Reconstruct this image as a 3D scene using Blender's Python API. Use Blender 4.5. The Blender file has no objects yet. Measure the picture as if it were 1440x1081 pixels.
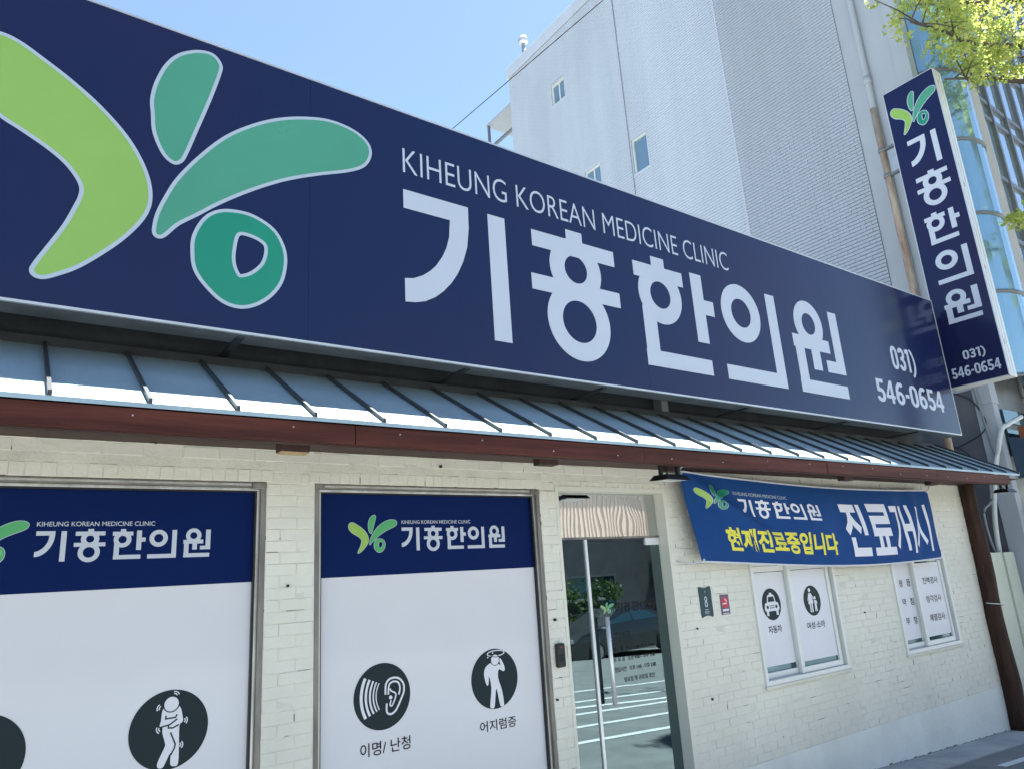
import bpy, bmesh, math, random
from mathutils import Vector, Matrix
from mathutils.geometry import tessellate_polygon
random.seed(7)
scene = bpy.context.scene
COL = scene.collection
K = 1.28                      # one layout unit is 1.28 m; every coordinate below is in layout units
# ------------------------------------------------------------------ camera, sky, sun, exposure
CR = ((0.808898, -0.584479, -0.063782), (0.103873, 0.248841, -0.962958), (0.578701, 0.77231, 0.261998))
CP = Vector((0, -3.4, 1.667))
cam = bpy.data.cameras.new('camera')
camo = bpy.data.objects.new('camera', cam)
COL.objects.link(camo)
rot = Matrix((Vector(CR[0]), -Vector(CR[1]), -Vector(CR[2]))).transposed()
camo.matrix_world = Matrix.Translation(CP * K) @ rot.to_4x4()
cam.sensor_width = 36
cam.lens = 1024 / 1440 * 36
cam.clip_end = 2000
scene.camera = camo
SUN = Vector((0.279, 0.108, 0.955)).normalized()     # towards the sun
world = bpy.data.worlds.new('World')
scene.world = world
world.use_nodes = True
nt = world.node_tree
bg = nt.nodes['Background']
sky = nt.nodes.new('ShaderNodeTexSky')
sky.sky_type = 'NISHITA'
sky.sun_disc = False
sky.sun_elevation = math.asin(SUN.z)
sky.sun_rotation = math.atan2(SUN.x, SUN.y)
sky.air_density = 1.0
sky.dust_density = 0.2
sky.ozone_density = 1.0
nt.links.new(sky.outputs[0], bg.inputs[0])
bg.inputs[1].default_value = 0.052
sl = bpy.data.lights.new('sun', 'SUN')
sl.energy = 5.0
sl.angle = math.radians(0.53)
sl.color = (1, 0.965, 0.92)
slo = bpy.data.objects.new('sun', sl)
COL.objects.link(slo)
slo.rotation_euler = (-SUN).to_track_quat('-Z', 'Y').to_euler()
vs = scene.view_settings
vs.view_transform = 'Standard'
vs.look = 'None'
vs.exposure = 2.4
vs.gamma = 1
scene.render.resolution_x = 1024
scene.render.resolution_y = 768
scene.cycles.max_bounces = 10
scene.cycles.transparent_max_bounces = 12

# ------------------------------------------------------------------ materials
def mat(name, col, rough=0.6, metal=0.0, noise=0.0, nscale=6.0, bump=0.0, bscale=40.0, coat=0.0, spec=0.5,
        col2=None, streak=False, trans=0.0):
    m = bpy.data.materials.new(name)
    m.use_nodes = True
    t = m.node_tree
    b = t.nodes['Principled BSDF']
    b.inputs['Base Color'].default_value = (*col, 1)
    b.inputs['Roughness'].default_value = rough
    b.inputs['Metallic'].default_value = metal
    b.inputs['Coat Weight'].default_value = coat
    b.inputs['Coat Roughness'].default_value = 0.08
    b.inputs['Specular IOR Level'].default_value = spec
    if noise or col2 or bump:
        tc = t.nodes.new('ShaderNodeNewGeometry')
        src = tc.outputs['Position']
        if streak:
            mp = t.nodes.new('ShaderNodeMapping')
            mp.inputs['Scale'].default_value = streak
            t.links.new(src, mp.inputs[0])
            src = mp.outputs[0]
    if noise or col2:
        n = t.nodes.new('ShaderNodeTexNoise')
        n.inputs['Scale'].default_value = nscale
        n.inputs['Detail'].default_value = 8
        n.inputs['Roughness'].default_value = 0.62
        t.links.new(src, n.inputs['Vector'])
        r = t.nodes.new('ShaderNodeValToRGB')
        r.color_ramp.elements[0].position = 0.34
        r.color_ramp.elements[1].position = 0.66
        c2 = col2 or tuple(c * (1 - noise) for c in col)
        r.color_ramp.elements[0].color = (*c2, 1)
        r.color_ramp.elements[1].color = (*col, 1)
        t.links.new(n.outputs[0], r.inputs[0])
        t.links.new(r.outputs[0], b.inputs['Base Color'])
        rr = t.nodes.new('ShaderNodeMapRange')
        rr.inputs['To Min'].default_value = min(1, rough + 0.08)
        rr.inputs['To Max'].default_value = max(0.03, rough - 0.06)
        t.links.new(n.outputs[0], rr.inputs[0])
        t.links.new(rr.outputs[0], b.inputs['Roughness'])
    if bump:
        n2 = t.nodes.new('ShaderNodeTexNoise')
        n2.inputs['Scale'].default_value = bscale
        n2.inputs['Detail'].default_value = 6
        t.links.new(src, n2.inputs['Vector'])
        bp = t.nodes.new('ShaderNodeBump')
        bp.inputs['Strength'].default_value = bump
        bp.inputs['Distance'].default_value = 0.01
        t.links.new(n2.outputs[0], bp.inputs['Height'])
        t.links.new(bp.outputs[0], b.inputs['Normal'])
    return m

def glass_mat(name, tint, ior, rough=0.0, wav=0.0, wscale=1.5, refl=(0.96, 1, 1)):
    m = bpy.data.materials.new(name)
    m.use_nodes = True
    t = m.node_tree
    t.nodes.remove(t.nodes['Principled BSDF'])
    out = t.nodes['Material Output']
    mix = t.nodes.new('ShaderNodeMixShader')
    fr = t.nodes.new('ShaderNodeFresnel')
    fr.inputs[0].default_value = ior
    tr = t.nodes.new('ShaderNodeBsdfTransparent')
    tr.inputs[0].default_value = (*tint, 1)
    gl = t.nodes.new('ShaderNodeBsdfGlossy')
    gl.inputs['Roughness'].default_value = rough
    gl.inputs['Color'].default_value = (*refl, 1)
    if wav:
        tc = t.nodes.new('ShaderNodeTexCoord')
        n2 = t.nodes.new('ShaderNodeTexNoise')
        n2.inputs['Scale'].default_value = wscale
        n2.inputs['Detail'].default_value = 1
        bp = t.nodes.new('ShaderNodeBump')
        bp.inputs['Strength'].default_value = wav
        bp.inputs['Distance'].default_value = 0.02
        t.links.new(tc.outputs['Object'], n2.inputs[0])
        t.links.new(n2.outputs[0], bp.inputs['Height'])
        t.links.new(bp.outputs[0], gl.inputs['Normal'])
    t.links.new(fr.outputs[0], mix.inputs[0])
    t.links.new(tr.outputs[0], mix.inputs[1])
    t.links.new(gl.outputs[0], mix.inputs[2])
    t.links.new(mix.outputs[0], out.inputs[0])
    return m

def leaf_mat(name, ca, cb, sss):
    m = bpy.data.materials.new(name)
    m.use_nodes = True
    t = m.node_tree
    b = t.nodes['Principled BSDF']
    out = t.nodes['Material Output']
    geo = t.nodes.new('ShaderNodeNewGeometry')
    r = t.nodes.new('ShaderNodeValToRGB')
    r.color_ramp.elements[0].color = (*ca, 1)
    r.color_ramp.elements[1].color = (*cb, 1)
    t.links.new(geo.outputs['Random Per Island'], r.inputs[0])
    t.links.new(r.outputs[0], b.inputs['Base Color'])
    b.inputs['Roughness'].default_value = 0.55
    tl = t.nodes.new('ShaderNodeBsdfTranslucent')
    t.links.new(r.outputs[0], tl.inputs[0])
    mx = t.nodes.new('ShaderNodeMixShader')
    mx.inputs[0].default_value = sss
    t.links.new(b.outputs[0], mx.inputs[1])
    t.links.new(tl.outputs[0], mx.inputs[2])
    t.links.new(mx.outputs[0], out.inputs[0])
    return m

M = {}
M['paint'] = mat('cream painted brick', (0.71, 0.70, 0.60), 0.55, noise=0.13, nscale=1.1, bump=0.35, bscale=55)
M['grime'] = mat('grime at the wall foot', (0.24, 0.245, 0.23), 0.95, noise=0.4, nscale=9)
M['crack'] = mat('dirty open joint', (0.14, 0.135, 0.11), 0.9)
M['render'] = mat('painted cement plinth', (0.74, 0.76, 0.70), 0.6, noise=0.15, nscale=1.6, bump=0.3, bscale=25)
M['mortar'] = mat('painted mortar', (0.68, 0.67, 0.57), 0.7, noise=0.16, nscale=5, bump=0.4, bscale=60)
M['navy'] = mat('navy vinyl sign face', (0.0025, 0.016, 0.066), 0.13, col2=(0.017, 0.014, 0.054), nscale=0.22, bump=0.02, bscale=0.9, spec=0.3)
M['navyfilm'] = mat('navy window film', (0.0012, 0.012, 0.078), 0.45, spec=0.08, noise=0.08, nscale=1)
M['whitefilm'] = mat('white window film', (0.645, 0.65, 0.665), 0.4, spec=0.3, coat=0.45, noise=0.05, nscale=0.8)
M['paper'] = mat('white sheet', (0.68, 0.69, 0.72), 0.5, noise=0.03, nscale=2)
M['letter'] = mat('white vinyl letter', (0.50, 0.54, 0.60), 0.3, noise=0.04, nscale=1.3)
M['ink'] = mat('dark slate print', (0.010, 0.022, 0.027), 0.5, spec=0.2)
M['black'] = mat('black print', (0.008, 0.009, 0.012), 0.5, spec=0.2)
M['outline'] = mat('pale outline print', (0.42, 0.49, 0.55), 0.35)
M['lime'] = mat('lime print', (0.27, 0.47, 0.09), 0.28, noise=0.1, nscale=1)
M['teal'] = mat('sea green print', (0.07, 0.31, 0.19), 0.28, noise=0.1, nscale=1)
M['jade'] = mat('jade print', (0.008, 0.245, 0.145), 0.28, noise=0.1, nscale=1)
M['leafgreen'] = mat('green print', (0.07, 0.36, 0.12), 0.35)
M['alu'] = mat('weathered aluminium', (0.47, 0.48, 0.46), 0.38, 0.75, noise=0.45, nscale=5, bump=0.15, bscale=60)
M['aludark'] = mat('dirty aluminium frame', (0.27, 0.255, 0.23), 0.5, 0.55, noise=0.45, nscale=9, streak=(1, 1, 0.2))
M['alulite'] = mat('silver frame bead', (0.60, 0.61, 0.58), 0.3, 0.7, noise=0.35, nscale=12, streak=(1, 1, 0.25))
M['edge'] = mat('sign edge trim', (0.62, 0.63, 0.63), 0.35, 0.4, noise=0.15, nscale=4)
M['signbox'] = mat('grey sign casing', (0.17, 0.185, 0.185), 0.5, 0.3, noise=0.35, nscale=4)
M['roof'] = mat('grey standing seam metal', (0.38, 0.50, 0.55), 0.42, 0.25, noise=0.22, nscale=1.6, bump=0.05, bscale=4)
M['seam'] = mat('dark seam metal', (0.06, 0.07, 0.075), 0.4, 0.3, noise=0.2, nscale=6)
M['flash'] = mat('dark flashing', (0.035, 0.042, 0.046), 0.55, 0.1, noise=0.5, nscale=4)
M['wood'] = mat('red brown stained wood', (0.105, 0.030, 0.020), 0.6, spec=0.2, noise=0.55, nscale=3, streak=(0.35, 4, 6), bump=0.25, bscale=14)
M['wooddark'] = mat('dark stained wood', (0.055, 0.022, 0.016), 0.6, noise=0.4, nscale=5, streak=(0.35, 4, 6), bump=0.2, bscale=14)
M['woodraw'] = mat('raw wood', (0.52, 0.38, 0.20), 0.7, noise=0.3, nscale=20)
M['log'] = mat('dark log', (0.060, 0.032, 0.022), 0.75, spec=0.2, noise=0.6, nscale=4, streak=(4, 4, 0.5), bump=0.6, bscale=12)
M['pvc'] = mat('white pvc frame', (0.70, 0.72, 0.68), 0.35, noise=0.07, nscale=4)
M['darkgap'] = mat('dark gap', (0.02, 0.03, 0.03), 0.5)
M['chrome'] = mat('brushed steel', (0.78, 0.79, 0.79), 0.36, 0.45, noise=0.1, nscale=20)
M['blackmetal'] = mat('black metal', (0.012, 0.014, 0.017), 0.4, 0.2)
M['lens'] = mat('lamp lens', (0.65, 0.66, 0.62), 0.25)
M['banner'] = mat('blue banner cloth', (0.004, 0.052, 0.200), 0.75, noise=0.1, nscale=2, spec=0.2)
M['bannerback'] = mat('banner hem', (0.55, 0.58, 0.62), 0.8)
M['bwhite'] = mat('banner white ink', (0.70, 0.71, 0.76), 0.75, spec=0.2)
M['yellow'] = mat('banner yellow ink', (0.72, 0.66, 0.08), 0.75, spec=0.2)
M['plaque'] = mat('dark teal enamel', (0.005, 0.040, 0.055), 0.3)
M['slate'] = mat('slate sticker', (0.10, 0.085, 0.13), 0.45)
M['red'] = mat('red sticker', (0.50, 0.03, 0.05), 0.45)
M['doorglass'] = glass_mat('tinted door glass', (0.30, 0.48, 0.50), 2.7, wav=0.02, refl=(0.70, 0.95, 1.0))
M['transom'] = glass_mat('mirror film transom', (0.10, 0.12, 0.12), 8.0, wav=0.10, wscale=2.2)
M['glass'] = glass_mat('clear glass', (0.55, 0.65, 0.65), 1.6)
M['blueglass'] = mat('blue tinted facade glass', (0.30, 0.48, 0.56), 0.10, 0.6, spec=0.9, noise=0.05, nscale=0.6)
M['greyglass'] = mat('pale facade glass', (0.42, 0.52, 0.58), 0.06, 0.7, spec=0.9, bump=0.02, bscale=0.8)
M['skyglass'] = mat('light blue window glass', (0.24, 0.35, 0.40), 0.08, 0.6, spec=0.8)
M['winglass'] = mat('window glass', (0.06, 0.13, 0.16), 0.05, 0.6, spec=0.8)
M['mullion'] = mat('grey mullion', (0.19, 0.20, 0.205), 0.45, 0.4, noise=0.15)
M['wbrick'] = mat('white painted brickwork', (0.50, 0.555, 0.61), 0.75, noise=0.12, nscale=1.2, streak=(1, 1, 0.12))
M['gbrick'] = mat('pale grey brickwork', (0.365, 0.405, 0.445), 0.75, noise=0.14, nscale=1.2, streak=(1, 1, 0.12))
M['wjoint'] = mat('white brickwork joint', (0.25, 0.27, 0.30), 0.8, noise=0.1, nscale=3)
M['gjoint'] = mat('grey brickwork joint', (0.16, 0.175, 0.195), 0.8, noise=0.1, nscale=3)
M['pilaster'] = mat('smooth grey render', (0.38, 0.41, 0.435), 0.75, noise=0.12, nscale=0.9, bump=0.1, bscale=20)
M['column'] = mat('beige grey column cladding', (0.40, 0.38, 0.34), 0.6, noise=0.08, nscale=1.5)
M['lowwall'] = mat('dark grey painted wall', (0.12, 0.125, 0.14), 0.75, noise=0.3, nscale=1.6, bump=0.2, bscale=25)
M['pipe'] = mat('pale pvc pipe', (0.60, 0.63, 0.60), 0.4, noise=0.1)
M['rust'] = mat('rusty painted pipe', (0.42, 0.35, 0.27), 0.7, 0.1, nscale=3, col2=(0.16, 0.075, 0.04), bump=0.3, bscale=30, streak=(3, 3, 0.6))
M['cable'] = mat('black cable', (0.02, 0.022, 0.025), 0.6)
M['cablegrey'] = mat('grey cable', (0.22, 0.24, 0.25), 0.6)
M['greenpanel'] = mat('pale green panel', (0.53, 0.57, 0.46), 0.5, noise=0.10, nscale=1.3)
M['asphalt'] = mat('asphalt', (0.185, 0.195, 0.192), 0.9, noise=0.25, nscale=2.2, bump=0.6, bscale=70)
M['concrete'] = mat('concrete strip', (0.40, 0.41, 0.40), 0.85, noise=0.3, nscale=2.0, bump=0.5, bscale=40)
M['pave'] = mat('paving', (0.38, 0.38, 0.36), 0.85, noise=0.15, nscale=3, bump=0.3, bscale=30)
M['roadwhite'] = mat('road paint white', (0.68, 0.69, 0.68), 0.7, noise=0.25, nscale=5)
M['roadyellow'] = mat('road paint yellow', (0.62, 0.45, 0.08), 0.7, noise=0.25, nscale=5)
M['cream'] = mat('cream cladding', (0.78, 0.66, 0.54), 0.7, noise=0.08, nscale=2)
M['creamlite'] = mat('pale cladding', (0.80, 0.79, 0.76), 0.7, noise=0.06, nscale=2)
M['darkroom'] = mat('interior wall', (0.20, 0.21, 0.21), 0.8, noise=0.1)
M['floorin'] = mat('interior floor', (0.12, 0.12, 0.12), 0.4)
M['bark'] = mat('bark', (0.10, 0.075, 0.055), 0.9, noise=0.5, nscale=8, bump=0.8, bscale=30, streak=(3, 3, 0.6))
M['ginkgo'] = leaf_mat('ginkgo leaves', (0.30, 0.42, 0.10), (0.60, 0.60, 0.16), 0.62)
M['conifer'] = leaf_mat('dark evergreen leaves', (0.02, 0.05, 0.018), (0.06, 0.11, 0.03), 0.2)
M['maple'] = leaf_mat('reddish leaves', (0.12, 0.035, 0.02), (0.18, 0.07, 0.035), 0.3)
M['hedge'] = leaf_mat('hedge leaves', (0.035, 0.08, 0.018), (0.09, 0.15, 0.03), 0.3)
M['carwhite'] = mat('dark grey car paint', (0.035, 0.042, 0.05), 0.25, 0.4, coat=0.8)
M['carblack'] = mat('black car paint', (0.012, 0.013, 0.015), 0.25, 0.2, coat=0.8)
M['tyre'] = mat('tyre rubber', (0.018, 0.018, 0.018), 0.8)
M['taillight'] = mat('tail light', (0.55, 0.02, 0.02), 0.25)
M['headlight'] = mat('head lamp', (0.6, 0.62, 0.64), 0.15)
M['canopy'] = mat('dark blue canopy cloth', (0.030, 0.055, 0.095), 0.7, noise=0.15)
M['steel'] = mat('galvanised steel', (0.46, 0.48, 0.49), 0.45, 0.6, noise=0.2, nscale=8)
M['terracotta'] = mat('terracotta box', (0.32, 0.11, 0.05), 0.7, noise=0.4, nscale=7)
M['poster'] = mat('red poster', (0.60, 0.06, 0.07), 0.5)
M['posterblue'] = mat('blue poster', (0.03, 0.12, 0.22), 0.5)

# ------------------------------------------------------------------ mesh helpers
ORIG = {}                                   # object name -> origin of its thing, in layout units
def origin_of(parent):
    return ORIG[parent.name] if parent is not None else Vector((0, 0, 0))

def tag(o, label=None, cat=None, group=None, kind=None):
    if label: o['label'] = label
    if cat: o['category'] = cat
    if group: o['group'] = group
    if kind: o['kind'] = kind
    return o

def thing(name, loc, label, cat, group=None):
    o = bpy.data.objects.new(name, None)
    o.empty_display_size = 0.2
    COL.objects.link(o)
    o.location = Vector(loc) * K
    ORIG[o.name] = Vector(loc)
    return tag(o, label, cat, group)

class MB:
    def __init__(s):
        s.v = []; s.f = []; s.smooth = []
    def add(s, vs, fs, sm=False):
        n = len(s.v)
        s.v += [tuple(q) for q in vs]
        s.f += [tuple(i + n for i in q) for q in fs]
        s.smooth += [sm] * len(fs)
        return s
    def box(s, x0, x1, y0, y1, z0, z1):
        return s.add([(x0,y0,z0),(x1,y0,z0),(x1,y1,z0),(x0,y1,z0),(x0,y0,z1),(x1,y0,z1),(x1,y1,z1),(x0,y1,z1)],
                     [(0,3,2,1),(4,5,6,7),(0,1,5,4),(1,2,6,5),(2,3,7,6),(3,0,4,7)])
    def quad(s, a, b, c, d):
        return s.add([a, b, c, d], [(0, 1, 2, 3)])
    def prism(s, pts, d):
        """closed polygon of 3d points pushed along vector d"""
        n = len(pts); d = Vector(d)
        a = [Vector(p) for p in pts]
        return s.add(a + [p + d for p in a],
                     [tuple(range(n))[::-1], tuple(range(n, 2*n))] + [(i, (i+1) % n, n + (i+1) % n, n + i) for i in range(n)])
    def tube(s, path, r, n=10, cap=True):
        path = [Vector(p) for p in path]
        rs = r if isinstance(r, (list, tuple)) else [r] * len(path)
        rings = []
        for i, p in enumerate(path):
            t = (path[min(i+1, len(path)-1)] - path[max(i-1, 0)]).normalized()
            up = Vector((0, 0, 1)) if abs(t.z) < 0.95 else Vector((1, 0, 0))
            a = t.cross(up).normalized(); b = t.cross(a)
            rings.append([p + (a*math.cos(2*math.pi*k/n) + b*math.sin(2*math.pi*k/n)) * rs[i] for k in range(n)])
        vs = [q for rg in rings for q in rg]
        fs = [(i*n+k, i*n+(k+1) % n, (i+1)*n+(k+1) % n, (i+1)*n+k) for i in range(len(path)-1) for k in range(n)]
        base = len(s.v)
        s.add(vs, fs, True)
        if cap:
            s.f += [tuple(base + k for k in range(n))[::-1], tuple(base + (len(path)-1)*n + k for k in range(n))]
            s.smooth += [False, False]
        return s
    def sheet(s, loops, fn, d0, d1):
        """flat shape (outer loop first, then holes) in u,v carried to 3d by fn(u,v,depth), from depth d0 to d1"""
        tris = tessellate_polygon([[Vector((u, v, 0)) for u, v in lp] for lp in loops])
        flat = [p for lp in loops for p in lp]
        n = len(flat)
        vs = [fn(u, v, d1) for u, v in flat] + [fn(u, v, d0) for u, v in flat]
        fs = [tuple(t) for t in tris]
        o = 0
        for lp in loops:
            m = len(lp)
            fs += [(o+i, o+(i+1) % m, n+o+(i+1) % m, n+o+i) for i in range(m)]
            o += m
        return s.add(vs, fs)
    def build(s, name, m, parent=None, org=None, bevel=0.0):
        o3 = origin_of(parent) if parent is not None else Vector(org or (0, 0, 0))
        me = bpy.data.meshes.new(name)
        me.from_pydata([((x-o3.x)*K, (y-o3.y)*K, (z-o3.z)*K) for x, y, z in s.v], [], s.f)
        me.materials.append(m if not isinstance(m, str) else M[m])
        if any(s.smooth):
            me.polygons.foreach_set('use_smooth', s.smooth)
        me.validate()
        o = bpy.data.objects.new(name, me)
        COL.objects.link(o)
        if parent is None:
            o.location = o3 * K
        else:
            o.parent = parent
        ORIG[o.name] = o3
        if bevel:
            bv = o.modifiers.new('bevel', 'BEVEL'); bv.width = bevel * K; bv.segments = 2; bv.limit_method = 'ANGLE'
        return o

def bx(name, m, parent, x0, x1, y0, y1, z0, z1, bevel=0.0):
    return MB().box(x0, x1, y0, y1, z0, z1).build(name, m, parent, bevel=bevel)

def copy_tree(o, parent=None):
    c = o.copy(); COL.objects.link(c); c.parent = parent
    ORIG[c.name] = ORIG[o.name]
    for ch in list(o.children): copy_tree(ch, c)
    return c

# flat shapes -------------------------------------------------------
def rect(x0, x1, z0, z1): return [[(x0, z0), (x1, z0), (x1, z1), (x0, z1)]]
def circ(cx, cz, r, n=48, rz=None): return [(cx + r*math.cos(2*math.pi*i/n), cz + (rz or r)*math.sin(2*math.pi*i/n)) for i in range(n)]
def ring(cx, cz, ro, ri, n=56): return [circ(cx, cz, ro, n), circ(cx, cz, ri, n)[::-1]]
def smooth(pts, k=5):
    n = len(pts); out = []
    for i in range(n):
        p0, p1, p2, p3 = (Vector(pts[(i+j-1) % n]) for j in range(4))
        for t in (j / k for j in range(k)):
            out.append(tuple(0.5*((2*p1) + (p2-p0)*t + (2*p0-5*p1+4*p2-p3)*t*t + (3*p1-p0-3*p2+p3)*t**3)))
    return out
def smooth_open(pts, k=5):
    pts = [Vector(p) for p in pts]; out = []
    for i in range(len(pts)-1):
        p0 = pts[max(i-1, 0)]; p1 = pts[i]; p2 = pts[i+1]; p3 = pts[min(i+2, len(pts)-1)]
        for t in (j / k for j in range(k)):
            out.append(0.5*((2*p1) + (p2-p0)*t + (2*p0-5*p1+4*p2-p3)*t*t + (3*p1-p0-3*p2+p3)*t**3))
    out.append(pts[-1])
    return [tuple(p) for p in out]
def offset(pts, d):
    n = len(pts); a = sum(pts[i][0]*pts[(i+1) % n][1] - pts[(i+1) % n][0]*pts[i][1] for i in range(n))
    s = 1 if a > 0 else -1; out = []
    for i in range(n):
        t = Vector(pts[(i+1) % n]) - Vector(pts[i-1])
        if t.length < 1e-9: t = Vector((1, 0))
        t.normalize()
        out.append((pts[i][0] + t.y*d*s, pts[i][1] - t.x*d*s))
    return out
def ribbon(pts, w):
    """open stroke of width w as one closed loop"""
    P = [Vector(p) for p in pts]; L = []; R = []
    for i, p in enumerate(P):
        a = (P[i] - P[i-1]).normalized() if i else None
        b = (P[i+1] - P[i]).normalized() if i < len(P)-1 else None
        if a is None: a = b
        if b is None: b = a
        na = Vector((-a.y, a.x)); nb = Vector((-b.y, b.x))
        n = (na + nb)
        n = n.normalized() if n.length > 1e-6 else na
        k = min(2.2, 1 / max(0.3, n.dot(na)))
        L.append(tuple(p + n*w/2*k)); R.append(tuple(p - n*w/2*k))
    return [L + R[::-1]]
def capsule(a, b, ra, rb, n=10):
    a = Vector(a); b = Vector(b); t = math.atan2(b.y-a.y, b.x-a.x); out = []
    for i in range(n+1):
        q = t + math.pi/2 + math.pi*i/n; out.append((a.x+ra*math.cos(q), a.y+ra*math.sin(q)))
    for i in range(n+1):
        q = t - math.pi/2 + math.pi*i/n; out.append((b.x+rb*math.cos(q), b.y+rb*math.sin(q)))
    return [out]
def xf(shapes, fn): return [[[fn(u, v) for u, v in lp] for lp in sh] for sh in shapes]
def fitfn(box, to):
    x0, x1, z0, z1 = box; a0, a1, b0, b1 = to
    return lambda u, v: (a0 + (u-x0)/(x1-x0)*(a1-a0), b0 + (v-z0)/(z1-z0)*(b1-b0))

# the clinic's name, letter by letter, as drawn on the long sign
NAME = [
 [[[(1.761,3.836),(2.192,3.836),(2.190,3.70),(2.172,3.57),(2.14,3.475),(2.10,3.392),(2.055,3.325),(2.0,3.264),(1.945,3.218),(1.88,3.182),(1.82,3.165),(1.757,3.158),
    (1.757,3.294),(1.81,3.303),(1.868,3.332),(1.916,3.368),(1.958,3.411),(2.0,3.474),(2.03,3.535),(2.052,3.61),(2.062,3.72),(1.761,3.720)]],
  rect(2.332, 2.458, 3.022, 3.832)],
 [rect(2.955,3.095,3.70,3.886), rect(2.665,3.376,3.703,3.815), ring(3.017,3.609,0.220,0.097), rect(2.640,2.87,3.405,3.512), rect(3.16,3.394,3.405,3.512), ring(3.010,3.246,0.264,0.143)],
 [rect(3.752,3.887,3.70,3.873), rect(3.560,4.072,3.688,3.80), ring(3.812,3.580,0.222,0.104), rect(3.61,3.74,3.034,3.47), rect(3.604,4.29,3.034,3.150),
  rect(4.166,4.292,3.280,3.829), rect(4.25,4.398,3.510,3.628)],
 [ring(4.738,3.600,0.243,0.121), rect(5.096,5.22,3.032,3.833), rect(4.465,5.15,3.032,3.148)],
 [ring(5.684,3.662,0.213,0.099), rect(5.407,5.954,3.426,3.54), rect(5.657,5.785,3.25,3.45), rect(5.428,5.554,3.032,3.45), rect(5.422,6.137,3.032,3.147),
  rect(6.024,6.155,3.25,3.834), rect(5.868,6.06,3.25,3.357)]]
NBOX = [(1.757,2.458,3.022,3.836),(2.64,3.394,2.984,3.886),(3.56,4.398,3.034,3.873),(4.465,5.22,3.032,3.843),(5.407,6.155,3.032,3.875)]
EMB = {'lime': smooth([(-0.122,4.014),(-0.054,4.000),(0.029,3.956),(0.140,3.890),(0.255,3.805),(0.362,3.699),(0.432,3.593),(0.471,3.493),(0.480,3.401),(0.456,3.317),(0.395,3.218),(0.317,3.126),(0.232,3.042),(0.158,2.992),(0.117,2.973),(0.092,2.985),(0.102,3.021),(0.138,3.099),(0.185,3.203),(0.217,3.299),(0.232,3.355),(0.232,3.400),(0.211,3.446),(0.160,3.506),(0.087,3.558),(-0.006,3.609),(-0.086,3.651),(-0.17,3.73),(-0.23,3.83),(-0.235,3.92),(-0.19,3.99)]),
 'teal': smooth([(0.482,3.857),(0.475,3.922),(0.486,4.012),(0.521,4.122),(0.572,4.203),(0.649,4.258),(0.715,4.271),(0.749,4.236),(0.748,4.190),(0.710,4.030),(0.661,3.853),(0.613,3.684),(0.591,3.644),(0.568,3.640),(0.532,3.674),(0.494,3.761)]),
 'long': smooth([(0.524,3.257),(0.522,3.288),(0.531,3.352),(0.559,3.439),(0.606,3.550),(0.696,3.694),(0.806,3.834),(0.925,3.938),(1.050,4.019),(1.182,4.076),(1.321,4.111),(1.448,4.103),(1.531,4.062),(1.555,4.000),(1.520,3.920),(1.428,3.859),(1.253,3.784),(1.088,3.703),(0.934,3.605),(0.790,3.496),(0.682,3.400),(0.604,3.332),(0.555,3.268),(0.537,3.253)]),
 'ring': smooth([(0.685,3.202),(0.688,3.282),(0.725,3.371),(0.779,3.423),(0.850,3.445),(0.939,3.443),(1.032,3.399),(1.080,3.326),(1.094,3.245),(1.076,3.141),(1.024,3.058),(0.952,3.001),(0.881,2.982),(0.810,3.002),(0.738,3.066),(0.698,3.127)]),
 'hole': smooth([(0.871,3.346),(0.942,3.352),(1.003,3.325),(1.016,3.278),(0.998,3.207),(0.948,3.148),(0.897,3.121),(0.873,3.132),(0.852,3.184),(0.850,3.256)])[::-1]}
EBOX = (-0.238, 1.557, 2.968, 4.274)

def put_shapes(shapes, fn, d=0.0025, step=0.0002):
    mb = MB()
    for i, sh in enumerate(shapes):
        mb.sheet(sh, fn, 0.0, d + i*step)
    return mb
def put_name(to, fn, m, parent, name='letter', d=0.0025, boxes=None):
    """five letters into the box `to`, or each into its own box"""
    tot = (1.757, 6.155, 2.984, 3.886)
    for i, sh in enumerate(NAME):
        f = fitfn(NBOX[i], boxes[i]) if boxes else fitfn(tot, to)
        put_shapes(xf(sh, f), fn, d).build(name, m, parent)
def put_emblem(to, fn, parent, d=0.0025, edge=0.012, cols=('lime','teal','teal','jade')):
    f = fitfn(EBOX, to)
    names = ('lime','teal','long','ring')
    for n, c in zip(names, cols):
        lp = [[f(*p) for p in EMB[n]]]
        if n == 'ring': lp.append([f(*p) for p in EMB['hole']])
        big = [offset(lp[0], edge)] + ([offset(lp[1], -edge)] if n == 'ring' else [])
        e = MB().sheet(big, fn, 0, d*0.6).build('emblem_petal', 'outline', parent)
        MB().sheet(lp, fn, d*0.5, d).build('petal_colour', c, e)

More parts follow.
